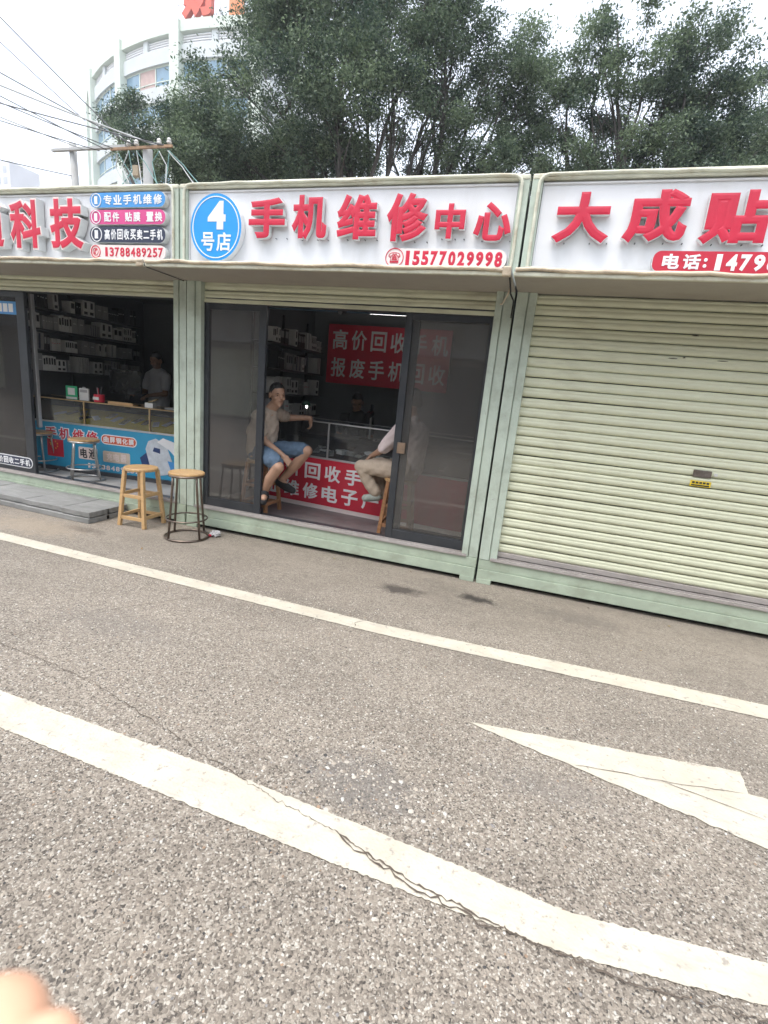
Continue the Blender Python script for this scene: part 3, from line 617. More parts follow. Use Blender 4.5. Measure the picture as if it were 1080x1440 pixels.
# ------------------------------------------------------------------ stools
def stool_wood(loc, rz, h, label, m=WOODL, ms=WOODSEAT, group='stools of the phone kiosks', r=0.165, foot=0.15, topw=0.105):
    t = thing('wooden_stool', loc, label, 'stool', group, rz)
    build('seat', MB().lathe((0, 0, 0), [(r*0.9, h-0.034), (r-0.004, h-0.032), (r, h-0.026), (r, h-0.008), (r-0.006, h-0.001), (r*0.9, h), (r*0.5, h-0.003)], 36), ms, t, local=True, smooth=False)
    cs = ((-1,-1), (1,-1), (1,1), (-1,1))
    def P(c, z): k = (h-z)/h; w = topw+(foot-topw)*k; return (c[0]*w, c[1]*w, z)
    for c in cs: build('leg', MB().bar(P(c, 0), P(c, h-0.03), 0.036, 0.036, up=(0, 1, 0)), m, t, 0.004, local=True)
    for lev, zz in ((0, 0.09), (1, h*0.52)):
        for i in range(4):
            a, b = cs[i], cs[(i+1) % 4]; z = zz+(0.018 if i % 2 else 0)
            build('rail', MB().bar(P(a, z), P(b, z), 0.022, 0.034), m, t, 0.003, local=True)
    return t
def stool_metal(loc, rz, h, label, m=STEEL, ms=WOODSEAT, group='stools of the phone kiosks', r=0.168, foot=0.205):
    t = thing('metal_stool', loc, label, 'stool', group, rz)
    build('seat', MB().lathe((0, 0, 0), [(r-0.012, h-0.022), (r, h-0.02), (r, h-0.006), (r-0.008, h), (0.06, h+0.001)], 40), ms, t, local=True)
    build('seat_rim', MB().ring((0, 0, h-0.032), r-0.008, 0.0115), m, t, local=True, smooth=True)
    for i in range(4):
        a = math.pi/4+i*math.pi/2+0.3; c, s = math.cos(a), math.sin(a)
        build('leg', MB().tube([((r-0.016)*c, (r-0.016)*s, h-0.035), ((r-0.012)*c, (r-0.012)*s, h-0.12), (foot*c, foot*s, 0.012)], 0.0115, 10), m, t, local=True, smooth=True)
    build('foot_ring', MB().ring((0, 0, h*0.30), r+(foot-r)*0.68-0.0, 0.0085), m, t, local=True, smooth=True)
    build('base_ring', MB().ring((0, 0, 0.012), foot, 0.012), m, t, local=True, smooth=True)
    return t
stool_wood((-3.885, 4.135, 0), 0.05, 0.615, 'light wooden stool with round seat on the paving beside the stone step')
stool_metal((-3.235, 4.03, 0), 0.2, 0.665, 'brown steel stool with tan seat on the paving beside a crumpled wrapper')
stool_metal((-5.22, 4.66, 0.22), 0.6, 0.50, 'steel stool in front of the sea blue counter, left of the battery lettering', STEEL2)
stool_metal((-6.02, 4.70, 0.22), 0.1, 0.50, 'steel stool in front of the sea blue counter, half behind the door leaf', STEEL2)
stool_wood((-2.80, 4.69, 0.22), 0.0, 0.56, 'wooden stool under the man in blue shorts', WOODRED)
stool_wood((-1.27, 4.77, 0.22), 0.12, 0.56, 'reddish wooden stool under the man in beige trousers', WOODRED)

# stone step: stacked slabs
st = thing('stone_step', (-5.1, 4.1, 0), 'low grey step of stacked stone slabs in front of the open kiosk', 'step')
xe = [-6.9, -6.05, -5.32, -4.78, -4.27]
for lay, (z0, z1, dy) in enumerate(((0.0, 0.058, 0.0), (0.062, 0.12, 0.0))):
    for i in range(4):
        a, b = xe[i]+(0.12 if lay and i else 0), xe[i+1]+(0.12 if lay and i < 3 else 0)
        for r_, (ya, yb) in enumerate(((3.87+0.012*lay, 4.09), (4.094, 4.335))):
            o = build('slab', MB().box(a+0.003+random.uniform(0, .006), b-0.003, ya+random.uniform(-.008, .008)-0.03*i*0.5, yb, z0, z1-random.uniform(0, 0.005)), STONE, st, 0.006)

# crumpled wrapper
def blob_mesh(cx, cy, cz, r, seed, sq=0.6, n=3, amp=0.45):
    bm = bmesh.new(); bmesh.ops.create_icosphere(bm, subdivisions=n, radius=r); rg = random.Random(seed)
    ph = [rg.uniform(0, 6.28) for _ in range(9)]
    for v in bm.verts:
        p = v.co/r; d = 1+amp*(math.sin(5*p.x+ph[0])*math.sin(6*p.y+ph[1])+0.6*math.sin(11*p.z+ph[2]+4*p.x)+0.35*math.sin(17*p.y+ph[3]))*0.5+rg.uniform(-.08, .08)
        v.co = v.co*d; v.co.z *= sq
    mb = MB(); mb.v = [(v.co.x+cx, v.co.y+cy, v.co.z+cz) for v in bm.verts]; mb.f = [tuple(v.index for v in f.verts) for f in bm.faces]; mb.m = [0]*len(mb.f); bm.free(); return mb
wr = build('plastic_wrapper', blob_mesh(-3.02, 4.20, 0.03, 0.05, 3), mat('clear_film', (0.55, 0.53, 0.52), 0.2, 0.3, 30)); tag(wr, 'small crumpled clear plastic wrapper on the paving beside the steel stool', 'wrapper')
wr2 = build('label_scrap', MB().box(-3.06, -3.03, 4.142, 4.146, 0.012, 0.032), REDP, wr)

rgl = random.Random(12)
LF = [mat('dry_leaf', (0.30, 0.19, 0.07), 0.8, 0.3, 60), mat('dry_leaf_brown', (0.14, 0.09, 0.05), 0.8, 0.3, 60), mat('yellow_leaf', (0.55, 0.38, 0.06), 0.8, 0.2, 60)]
for (x, y) in [(-1.7, 4.22), (-0.95, 4.27), (0.6, 4.25), (1.2, 4.2), (-2.4, 4.2), (-3.3, 3.5), (0.9, 3.62)]:
    l = rgl.uniform(0.012, 0.024); a = rgl.uniform(0, 6.3); q = MB(); c, s_ = math.cos(a), math.sin(a)
    P = [(-l, 0, 0.004), (-l*.3, l*.4, 0.009), (l*.5, l*.3, 0.011), (l, 0, 0.016), (l*.5, -l*.32, 0.008), (-l*.3, -l*.38, 0.006), (0, 0, 0.005)]
    q.add([(x+u*c-v*s_, y+u*s_+v*c, w+0.003) for u, v, w in P], [(6, i, (i+1) % 6) for i in range(6)])
    tag(build('fallen_leaf', q, rgl.choice(LF)), 'small curled dry leaf lying on the paving', 'leaf', 'fallen leaves on the paving')
# ------------------------------------------------------------------ inside the kiosks
def counter(loc, rz, length, depth, zb, zc, name_label, front, group='glass topped display counters', floor_strip=BOXW, kick=PALEP, case=ALU):
    t = thing('display_counter', loc, name_label, 'counter', group, rz)     # local: x along the front, y into the shop
    build('cabinet', MB().box(0, length, 0.012, depth, 0.05, zb-0.003), WALLDK, t, local=True)
    build('kick_board', MB().box(0, length, 0.004, depth-0.02, 0.0, 0.048), kick, t, local=True)
    ban = build('banner', MB().box(0.001, length-0.001, 0.0, 0.0115, 0.05, zb-0.022), front, t, local=True)
    build('counter_edge', MB().box(0, length, -0.006, 0.03, zb-0.021, zb-0.001), ALU, t, 0.003, local=True)
    build('display_floor', MB().add([(x, y, z) for x in (0.01, length-0.01) for y, z in ((0.031, zb-0.001), (0.031, zb+0.004), (depth-0.012, zb+0.15), (depth-0.012, zb-0.001))], [(0, 1, 2, 3), (7, 6, 5, 4), (0, 4, 5, 1), (1, 5, 6, 2), (2, 6, 7, 3), (3, 7, 4, 0)]), floor_strip, t, local=True)
    for x in (0.008, length*0.33, length*0.66, length-0.03):
        build('case_post', MB().box(x, x+0.018, 0.004, 0.022, zb, zc-0.008), case, t, local=True)
    build('case_rail', MB().box(0, length, 0.0, 0.02, zc-0.007, zc+0.006), case, t, 0.002, local=True)
    build('case_rail', MB().box(0, length, depth-0.02, depth, zc-0.007, zc+0.006), case, t, 0.002, local=True)
    build('front_glass', MB().box(0.012, length-0.012, 0.008, 0.012, zb, zc-0.008), GLASS2, t, local=True)
    build('top_glass', MB().box(0.002, length-0.002, 0.021, depth-0.021, zc-0.002, zc+0.004), GLASS2, t, local=True)
    return t, ban
PHMB = MB().box(-0.036, 0.036, -0.075, 0.075, 0, 0.008, 0); PHMB.box(-0.032, 0.032, -0.068, 0.068, 0.0081, 0.0088, 1)
def phone_mesh(body, scr):
    me = mesh_of(PHMB, 'phone'); me.materials.append(body); me.materials.append(scr); return me
PHN = ['black', 'silver edged dark', 'white framed', 'all white', 'silver']
PHV = [phone_mesh(PHONEB, PHONEB), phone_mesh(PHONES, PHONEB), phone_mesh(BOXW, PHONES), phone_mesh(BOXW, BOXW), phone_mesh(PHONES, BOXG)]
def put_local(t, x, y, z): return tuple(t.matrix_basis @ Vector((x, y, z)))
def lay_phones(t, n, length, y0, y1, z, label, group, rg, x0=0.08, tilt=0.25):
    for i in range(n):
        pk = rg.randrange(len(PHV)); o = bpy.data.objects.new('mobile_phone', PHV[pk]); COL.objects.link(o)
        yy = rg.uniform(y0, y1); o.location = put_local(t, x0+(length-x0-0.08)*(i+0.5)/n+rg.uniform(-.02, .02), yy, z+0.006+(yy-0.03)*0.34)
        o.rotation_euler = (Matrix.Rotation(t.rotation_euler.z, 3, 'Z') @ Matrix.Rotation(0.325, 3, 'X') @ Matrix.Rotation(rg.uniform(-tilt, tilt), 3, 'Z')).to_euler()
        tag(o, PHN[pk]+' '+label, 'phone', group)
# kiosk 4 counter with red banner
c4, ban4 = counter((-3.10, 5.225, 0.22), R(-5.5), 2.55, 0.46, 0.60, 0.99, 'counter with red recycling banner and phones laid under its glass', REDP, floor_strip=SHELFM)
for s, x0, z0 in (('高价回收手机', -0.02+0.05, 0.335), ('业维修电子产品', 0.03, 0.10)):
    x = x0
    for ch in s:
        build('letter', glyph_mb(ch, (x+0.02, x+0.225, z0, z0+0.185), -0.003, 0.003, 0.028), [WHITEP, WHITEP], ban4, local=True); x += 0.262 if s[0] == '高' else 0.255
rgp = random.Random(5)
lay_phones(c4, 9, 2.3, 0.12, 0.30, 0.60, 'phone lying in the display case above the red banner', 'phones in the display cases', rgp, 0.55, 0.5)
for i in range(14):
    x = 0.62+0.095*i+rgp.uniform(-.03, .03); w = rgp.uniform(0.05, 0.09)
    p = put_local(c4, x, 0.13+rgp.uniform(-.05, .15), 0.655)
    o = build('paper_packet', MB().box(p[0]-w*0.7, p[0]+w*0.7, p[1]-0.05, p[1]+0.05, p[2], p[2]+rgp.uniform(0.01, 0.05)), [BOXW, WHITEP, BOXG][i % 3], None, 0.003); o.rotation_euler = (0, 0, rgp.uniform(-.6, .6))
    tag(o, 'small packet of parts lying in the display case above the red banner', 'packet', 'packets in the display case')
# wall poster of kiosk 4
po = thing('wall_poster', (-2.24, YB-0.2, 1.66), 'red poster with two lines of white characters on the back wall', 'poster')
sheet = build('sheet', MB().box(-3.14, -1.34, YB-0.206, YB-0.2, 1.66, 2.475), REDP, po)
build('backing', MB().box(-3.12, -1.36, YB-0.199, YB-0.002, 1.70, 2.44), WALLDK, po)
for s, zc in (('高价回收手机', 2.27), ('报废手机回收', 1.885)):
    for i, ch in enumerate(s):
        x = -2.955+i*0.292; build('letter', glyph_mb(ch, (x-0.115, x+0.115, zc-0.135, zc+0.135), YB-0.210, 0.003, 0.018), [WHITEP, WHITEP], sheet)
# ceiling strip light and bulb
lt = thing('strip_light', (-1.95, 5.95, 2.46), 'lit white strip light under the ceiling of kiosk number 4', 'lamp')
build('housing', MB().box(-2.20, -1.60, 5.90, 6.0, 2.515, 2.545), ALU, lt); build('tube', MB().tube([(-2.17, 5.95, 2.50), (-1.64, 5.95, 2.50)], 0.017, 10), LAMPM, lt, smooth=True)
for x in (-2.1, -1.75): build('hanger', MB().tube([(x, 5.95, 2.53), (x, 5.95, 2.665)], 0.006, 6), ALU, lt)
lb = thing('ceiling_bulb', (-5.25, 5.5, 2.50), 'small lit bulb hanging over the shelves of the blue counter kiosk', 'lamp')
build('bulb', MB().lathe((-5.25, 5.5, 2.50), [(0.006, -0.03), (0.022, -0.02), (0.03, 0.0), (0.022, 0.02), (0.012, 0.035)], 14), LAMPM, lb, smooth=True)
build('holder', MB().lathe((-5.25, 5.5, 2.53), [(0.013, 0), (0.016, 0.05), (0.006, 0.06), (0.004, 0.13)], 12), DARKP, lb)
build('ceiling_beam', MB().box(X0+0.05, X1-0.05, 5.0, 5.06, 2.352, 2.655), mat('beam_blue', (0.05, 0.10, 0.16), 0.5, 0.1), kc)
sc_ = thing('security_camera', (-2.03, 4.75, 2.30), 'small dark camera hanging over the opening of kiosk number 4', 'camera')
build('camera_body', MB().tube([(-2.03, 4.72, 2.31), (-2.03, 4.82, 2.33)], 0.028, 12), DARKP, sc_); build('bracket', MB().tube([(-2.03, 4.79, 2.35), (-2.03, 4.80, 2.658)], 0.01, 6), DARKP, sc_)

# shelves along the left walls, each with boxes
def box_mesh(body, prnt, kind):
    mb = MB().box(0, 1, -0.5, 0.5, 0, 1, 0)
    if kind == 0: mb.box(1.0, 1.006, -0.36, 0.36, 0.42, 0.86, 1)
    elif kind == 1: mb.box(1.0, 1.006, -0.3, 0.3, 0.12, 0.3, 1); mb.box(1.0, 1.006, -0.2, 0.2, 0.5, 0.9, 1)
    elif kind == 2: mb.box(1.0, 1.006, -0.46, -0.1, 0.03, 0.97, 1)
    else: mb.box(1.0, 1.006, -0.25, 0.25, 0.6, 0.66, 1)
    me = mesh_of(mb, 'carton'); me.materials.append(body); me.materials.append(prnt); return me
BXN = ['white box with one black window', 'white box with two black prints', 'white box with grey side band', 'grey box with a pale line', 'black box with a pale line', 'white box with a red line', 'grey box with one dark window', 'white box with two black prints', 'black box with a grey window', 'grey box with a navy band']
BXV = [box_mesh(BOXW, DARKP, 0), box_mesh(BOXW, DARKP, 1), box_mesh(BOXW, BOXG, 2), box_mesh(BOXG, BOXW, 3), box_mesh(BOXB, BOXW, 3), box_mesh(BOXW, REDP, 3), box_mesh(BOXG, DARKP, 0), box_mesh(BOXW, DARKP, 1), box_mesh(BOXB, BOXG, 0), box_mesh(BOXG, NAVYP, 2)]
def shelves(name_label, blabel, x0, x1, y0, y1, levels, ztop, seed, bgroup, fill=0.93, zb=0.22):
    t = thing('shelf_rack', (x0, y0, zb), name_label, 'shelf', 'shelf racks on the kiosk walls')
    for y in (y0, (y0+y1)/2, y1-0.02): build('upright', MB().box(x0+0.002, x0+0.03, y, y+0.02, zb, ztop), SHELFM, t)
    rg = random.Random(seed)
    for li, z in enumerate(levels):
        lev = ['bottom', 'second lowest', 'second highest', 'top'][li]
        build('shelf_board', MB().box(x0+0.031, x1, y0, y1, z-0.02, z), SHELFM, t, 0.002)
        y = y0+0.03
        while y < y1-0.09:
            ki = rg.randrange(len(BXV)); kind = BXV[ki]; run = rg.randint(2, 6); w = rg.choice([0.028, 0.035, 0.05, 0.075, 0.1]); h = rg.uniform(0.15, 0.215); d = rg.uniform(0.12, 0.2)
            if w > 0.06: run = min(run, 2)
            for _ in range(run):
                if y+w > y1-0.02: break
                if rg.random() < fill:
                    o = bpy.data.objects.new('carton', kind); COL.objects.link(o); o.location = (x1-0.01-d-rg.uniform(0, .012), y+w/2, z); o.scale = (d, w*0.95, h*rg.uniform(0.96, 1.03)); o.rotation_euler = (rg.gauss(0, 0.02), 0, rg.gauss(0, 0.02))
                    tag(o, BXN[ki]+' on the '+lev+' shelf '+blabel, 'box', bgroup)
                y += w+0.002
            y += rg.choice([0.0, 0.01, 0.03, 0.08])
    return t
shelves('wall shelf rack full of white boxes beside the blue counter', 'beside the blue counter', XL+0.045, XL+0.37, 4.72, 6.75, [1.46, 1.72, 1.98, 2.235], 2.5, 21, 'boxes on the rack beside the blue counter')
shelves('wall shelf rack in kiosk number 4 behind the man in shorts', 'behind the man in shorts', X0+0.045, X0+0.33, 5.45, 6.90, [1.18, 1.46, 1.76, 2.06], 2.45, 33, 'boxes on the rack in kiosk number 4', 0.8)

# left kiosk counter with printed blue banner
c1, ban1 = counter((-6.40, 4.80, 0.22), R(7.3), 2.75, 0.50, 0.635, 0.915, 'sea blue printed counter with yellow felt under its glass', BANBLUE, floor_strip=FELT, case=mat('case_wood', (0.36, 0.25, 0.12), 0.5, 0.3, 6), kick=SHELFM)
def flat(name, mb_, m, ban=ban1): return build(name, mb_, m, ban, local=True)
flat('kick_print', MB().box(0.01, 2.74, -0.0015, 0.0, 0.052, 0.058), DARKP)
SH = -0.37
x = 0.72+SH
for ch in '手机维修':
    build('letter_outline', glyph_mb(ch, (x-0.012, x+0.172, 0.40, 0.567), -0.003, 0.003, 0.07), [WHITEP, WHITEP], ban1, local=True)
    build('letter', glyph_mb(ch, (x, x+0.16, 0.412, 0.555), -0.005, 0.003, 0.025), [REDP, REDP], ban1, local=True); x += 0.198
flat('red_flag', MB().box(0.735+SH, 0.97+SH, -0.003, 0.0, 0.18, 0.40), REDP)
for (sx, sz, sr) in ((0.80, 0.34, 0.03), (0.86, 0.37, 0.011), (0.885, 0.345, 0.011), (0.885, 0.31, 0.011), (0.86, 0.285, 0.011)):
    P = [(sx+SH+(sr if i % 2 == 0 else sr*0.4)*math.sin(i*math.pi/5), sz+(sr if i % 2 == 0 else sr*0.4)*math.cos(i*math.pi/5)) for i in range(10)]
    flat('star', MB().prism_y(P[::-1], -0.005, -0.0025), YELP)
flat('printed_pill', pill(1.52+SH, 2.02+SH, 0.415, 0.54, -0.003, 0.0), [WHITEP, WHITEP]); flat('printed_pill', pill(1.532+SH, 2.008+SH, 0.427, 0.528, -0.005, -0.0025), [mat('print_orange_red', (0.60, 0.10, 0.04), 0.4, 0.08), REDP])
text_line('曲屏钢化膜', 1.55+SH, 1.99+SH, 0.44, 0.515, -0.008, 0.003, [WHITEP, WHITEP], ban1, 0.03, local=True)
flat('printed_pill', pill(1.19+SH, 1.46+SH, 0.19, 0.345, -0.003, 0.0, r=0.02), [PALEP, PALEP]); text_line('电池', 1.205+SH, 1.445+SH, 0.205, 0.33, -0.006, 0.003, [DARKP, DARKP], ban1, 0.03, local=True)
flat('printed_pill', pill(1.54+SH, 1.92+SH, 0.19, 0.33, -0.003, 0.0, r=0.02), [mat('print_buff', (0.62, 0.52, 0.42), 0.5, 0.08), PALEP]); text_line('充电器', 1.58+SH, 1.88+SH, 0.21, 0.31, -0.006, 0.003, [PALEP, PALEP], ban1, 0.03, local=True)
text_line('13788489257', 1.30+SH, 2.05+SH, 0.085, 0.145, -0.004, 0.003, [PALEP, PALEP], ban1, 0.03, digits=True, local=True)
# pale printed machine shapes at the end of the banner
GREYP = mat('print_pale_grey', (0.58, 0.62, 0.66), 0.5, 0.2, 12); NAV2 = mat('print_navy', (0.02, 0.05, 0.16), 0.5, 0.1)
for P, m, y in (([(2.06, 0.30), (2.12, 0.12), (2.20, 0.20), (2.16, 0.38)], NAV2, -0.003), ([(2.14, 0.42), (2.20, 0.20), (2.32, 0.10), (2.46, 0.13), (2.50, 0.30), (2.42, 0.50), (2.28, 0.56), (2.18, 0.52)], GREYP, -0.004), ([(2.30, 0.52), (2.46, 0.44), (2.66, 0.26), (2.70, 0.34), (2.52, 0.54), (2.38, 0.575)], WHITEP, -0.006), ([(2.44, 0.30), (2.52, 0.10), (2.66, 0.09), (2.60, 0.28)], BLUE2, -0.005), ([(2.24, 0.40), (2.34, 0.38), (2.34, 0.44), (2.26, 0.45)], NAV2, -0.0065)):
    P = [(a_+SH, b_) for a_, b_ in P]
    flat('printed_shape', MB().prism_y(P if sum((P[i][0]*P[(i+1)%len(P)][1]-P[(i+1)%len(P)][0]*P[i][1]) for i in range(len(P))) > 0 else P[::-1], y, 0.0), m)
lay_phones(c1, 16, 2.6, 0.16, 0.32, 0.635, 'phone lying on yellow felt in the blue counter', 'phones in the display cases', rgp, 0.3, 0.9)
# things standing on the blue counter
def stand(mb, name, m, label, cat, x, y=0.07, rz=0.0, bev=0.002):
    o = build(name, mb, m, None, bev, origin=(0, 0, 0)); o.location = put_local(c1, x, y, 0.922); o.rotation_euler = (0, 0, R(7.3)+rz); return tag(o, label, cat)
gs = stand(MB().box(-0.075, 0.075, -0.006, 0.006, 0, 0.165), 'payment_sign', GREENP, 'green payment card sign standing on the blue counter', 'sign', 0.70, rz=0.1)
build('white_panel', MB().box(-0.045, 0.045, -0.008, -0.005, 0.055, 0.14), BOXW, gs, local=True); build('white_strip', MB().box(-0.07, 0.07, -0.008, -0.005, 0.005, 0.03), BOXW, gs, local=True)
ws = stand(MB().box(-0.065, 0.065, -0.012, 0.012, 0, 0.15), 'card_holder', BOXW, 'white card holder beside the green payment sign', 'card holder', 0.88)
build('card_clip', MB().box(-0.02, 0.02, -0.006, 0.006, 0.15, 0.168), BOXG, ws, local=True); build('printed_mark', MB().box(-0.05, 0.05, -0.015, -0.0115, 0.10, 0.135), BOXG, ws, local=True)
pc = stand(MB().lathe((0, 0, 0), [(0.055, 0), (0.06, 0.005), (0.06, 0.095), (0.054, 0.095), (0.05, 0.01)], 20), 'pen_cup', REDP, 'red cup full of pens on the blue counter', 'cup', 1.09)
build('printed_mark', MB().box(-0.04, 0.04, -0.063, -0.055, 0.03, 0.065), BOXW, pc, local=True)
for i, (dx, dy, l, m) in enumerate(((0.02, 0.01, 0.19, SHELFM), (-0.02, 0.015, 0.17, REDP), (0.0, -0.02, 0.18, BOXG), (0.03, -0.01, 0.165, SHELFM))):
    build('pen', MB().tube([(dx*0.5, dy*0.5, 0.012), (dx*1.6, dy*1.6, l)], 0.005, 6), m, pc, local=True)
pb = stand(MB().box(-0.17, 0.17, -0.05, 0.05, 0, 0.012), 'tool_tray', WOODL, 'flat wooden tool tray beside the red pen cup', 'tray', 1.42); 
build('tray_edge', MB().box(-0.17, 0.17, -0.052, -0.046, 0.0125, 0.03), WOODL, pb, local=True)
bx = stand(MB().box(-0.055, 0.055, -0.04, 0.04, 0, 0.06), 'small_carton', BOXW, 'small open carton with a yellow lid on the blue counter', 'box', 1.80); build('lid', MB().bar((-0.05, 0.03, 0.062), (0.06, 0.05, 0.105), 0.06, 0.006), mat('carton_tan', (0.5, 0.36, 0.15), 0.6), bx, local=True)
ws2 = stand(MB().box(-0.22, 0.22, -0.12, 0.12, 0, 0.02), 'paper_stack', BOXG, 'grey stack of papers on the blue counter beside the person in white', 'papers', 2.2, 0.2)
build('note_pad', MB().box(-0.1, 0.08, -0.08, 0.05, 0.0205, 0.032), BOXW, ws2, local=True)
mo = stand(MB().box(-0.24, 0.24, -0.012, 0.012, 0.10, 0.42), 'computer_monitor', PHONEB, 'black computer monitor behind the blue counter', 'monitor', 0.95, 0.75)
build('monitor_stand', MB().box(-0.03, 0.03, 0.013, 0.04, -0.10, 0.3), PHONEB, mo, local=True)
dk = tag(build('work_desk', MB().box(-5.75, -3.72, 5.55, 6.05, 0.98, 1.03), SHELFM, None, 0.004), 'dark work desk behind the blue counter', 'desk'); build('desk_panel', MB().box(-5.73, -3.74, 5.58, 5.60, 0.22, 0.979), SHELFM, dk)
dk4 = tag(build('work_desk', MB().box(-2.9, -0.7, 5.80, 6.25, 0.95, 1.0), SHELFM, None, 0.004), 'dark work desk behind the red counter', 'desk'); build('desk_panel', MB().box(-2.88, -0.72, 5.83, 5.85, 0.22, 0.949), SHELFM, dk4)
ms_ = thing('microscope', (-2.05, 5.86, 1.0), 'dark repair microscope on the desk behind the red counter', 'microscope')
build('base', MB().box(-2.14, -1.96, 5.84, 6.0, 1.0, 1.02), PHONEB, ms_, 0.003); build('column', MB().tube([(-2.05, 5.96, 1.02), (-2.05, 5.96, 1.34)], 0.014, 10), STEEL2, ms_); build('head', MB().tube([(-2.05, 5.96, 1.33), (-2.05, 5.84, 1.30)], 0.04, 12), PHONEB, ms_); build('eyepiece', MB().tube([(-2.05, 5.93, 1.33), (-2.05, 5.97, 1.43)], 0.022, 10), PHONEB, ms_)
ml = thing('desk_lamp', (-2.93, 5.86, 1.0), 'green desk lamp with small lit bulb behind the man in shorts', 'lamp')
build('base', MB().lathe((-2.93, 5.9, 1.0), [(0.07, 0), (0.07, 0.012), (0.02, 0.02)], 18), SHELFM, ml); build('arm', MB().tube([(-2.93, 5.9, 1.02), (-2.95, 5.95, 1.3), (-2.9, 5.86, 1.42)], 0.008, 8), SHELFM, ml); build('shade', MB().lathe((-2.9, 5.86, 1.345), [(0.06, 0), (0.05, 0.04), (0.018, 0.065)], 18), mat('lamp_green', (0.01, 0.09, 0.05), 0.5), ml); build('bulb', MB().lathe((-2.875, 5.83, 1.325), [(0.006, -0.014), (0.014, 0.0), (0.01, 0.02)], 12), LAMPM, ml, smooth=True)
fan = tag(build('ceiling_pipe', MB().tube([(-4.55, 5.2, 2.60), (-4.2, 5.25, 2.56), (-3.85, 5.32, 2.46), (-3.66, 5.4, 2.34)], 0.03, 10), mat('pipe_grey', (0.35, 0.36, 0.37), 0.5), None, smooth=True), 'curved grey pipe under the ceiling of the blue counter kiosk', 'pipe')

# ------------------------------------------------------------------ people
def capsule(p0, p1, r0, r1, n=14):
    p0 = np.array(p0, float); p1 = np.array(p1, float); d = p1-p0; L = np.linalg.norm(d); a = d/L if L > 1e-6 else np.array([0, 0, 1.0])
    x = np.cross(a, [0, 0, 1.0]) if abs(a[2]) < 0.9 else np.cross(a, [1.0, 0, 0]); x /= np.linalg.norm(x); y = np.cross(a, x)
    rings = []
    for t in np.linspace(-90, 0, 6): rings.append((-0+r0*math.sin(R(t)), r0*math.cos(R(t))))
    for t in np.linspace(0, 90, 6): rings.append((L+r1*math.sin(R(t)), r1*math.cos(R(t))))
    vs = []
    for (h, r) in rings:
        r = max(r, 1e-4)
        for j in range(n):
            u = 2*math.pi*j/n; vs.append(p0+a*h+(x*math.cos(u)+y*math.sin(u))*r)
    k = len(rings)
    fs = [(i*n+j, i*n+(j+1) % n, (i+1)*n+(j+1) % n, (i+1)*n+j) for i in range(k-1) for j in range(n)]+[tuple(range(n-1, -1, -1)), tuple(range((k-1)*n, k*n))]
    return vs, fs
def ellipsoid(c, rad, ax=None, n=16, m=12):
    c = np.array(c, float); ax = np.eye(3) if ax is None else np.array(ax)
    vs = []
    for i in range(m+1):
        t = math.pi*i/m
        for j in range(n):
            u = 2*math.pi*j/n; q = np.array([max(math.sin(t), 1e-3)*math.cos(u)*rad[0], max(math.sin(t), 1e-3)*math.sin(u)*rad[1], -math.cos(t)*rad[2]]); vs.append(c+q@ax)
    fs = [(i*n+j, i*n+(j+1) % n, (i+1)*n+(j+1) % n, (i+1)*n+j) for i in range(m) for j in range(n)]+[tuple(range(n-1, -1, -1)), tuple(range(m*n, (m+1)*n))]
    return vs, fs
def frame_of(face, up=(0, 0, 1)):
    f = np.array(face, float); f /= np.linalg.norm(f); s = np.cross(f, up); s /= np.linalg.norm(s); u = np.cross(s, f); return np.array([s, f, u])    # rows: side, forward, up
def fuse(name, parts, voxel, m, parent, smooth_it=6, wrinkle=0.0, wscale=30, cut=None):
    mb = MB()
    for vs, fs in parts: mb.add(vs, fs)
    me = mesh_of(mb, name); tmp = bpy.data.objects.new('tmp', me); COL.objects.link(tmp)
    r = tmp.modifiers.new('r', 'REMESH'); r.mode = 'VOXEL'; r.voxel_size = voxel; r.use_smooth_shade = True
    sm = tmp.modifiers.new('s', 'SMOOTH'); sm.factor = 0.5; sm.iterations = smooth_it
    dg = bpy.context.evaluated_depsgraph_get(); out = bpy.data.meshes.new_from_object(tmp.evaluated_get(dg)); bpy.data.objects.remove(tmp); bpy.data.meshes.remove(me)
    out.name = name; nv = len(out.vertices); co = np.empty(nv*3); out.vertices.foreach_get('co', co); co = co.reshape(-1, 3)
    if wrinkle:
        no = np.empty(nv*3); out.vertices.foreach_get('normal', no); no = no.reshape(-1, 3)
        w = np.sin(co[:,0]*wscale*1.1+2.1*np.sin(co[:,2]*wscale*0.6))*np.sin(co[:,2]*wscale+1.7*np.sin(co[:,1]*wscale*0.8+co[:,0]*wscale*.5))+0.5*np.sin((co[:,0]+co[:,1]-co[:,2])*wscale*1.9)
        co = co+no*(w*wrinkle)[:,None]
    if cut is not None:
        keep = cut(co); bmx = bmesh.new(); bmx.from_mesh(out); bmx.verts.ensure_lookup_table()
        for v, c_ in zip(bmx.verts, co): v.co = c_
        bmesh.ops.delete(bmx, geom=[v for v, kk in zip(bmx.verts, keep) if not kk], context='VERTS'); bmx.to_mesh(out); bmx.free(); co = np.array([v.co[:] for v in out.vertices])
    off = np.array(ORG.get(parent.name, (0, 0, 0))) if parent is not None else np.zeros(3)
    out.vertices.foreach_set('co', (co-off).reshape(-1)); out.polygons.foreach_set('use_smooth', [True]*len(out.polygons)); out.materials.clear(); out.update()
    return link(name, out, m, parent)
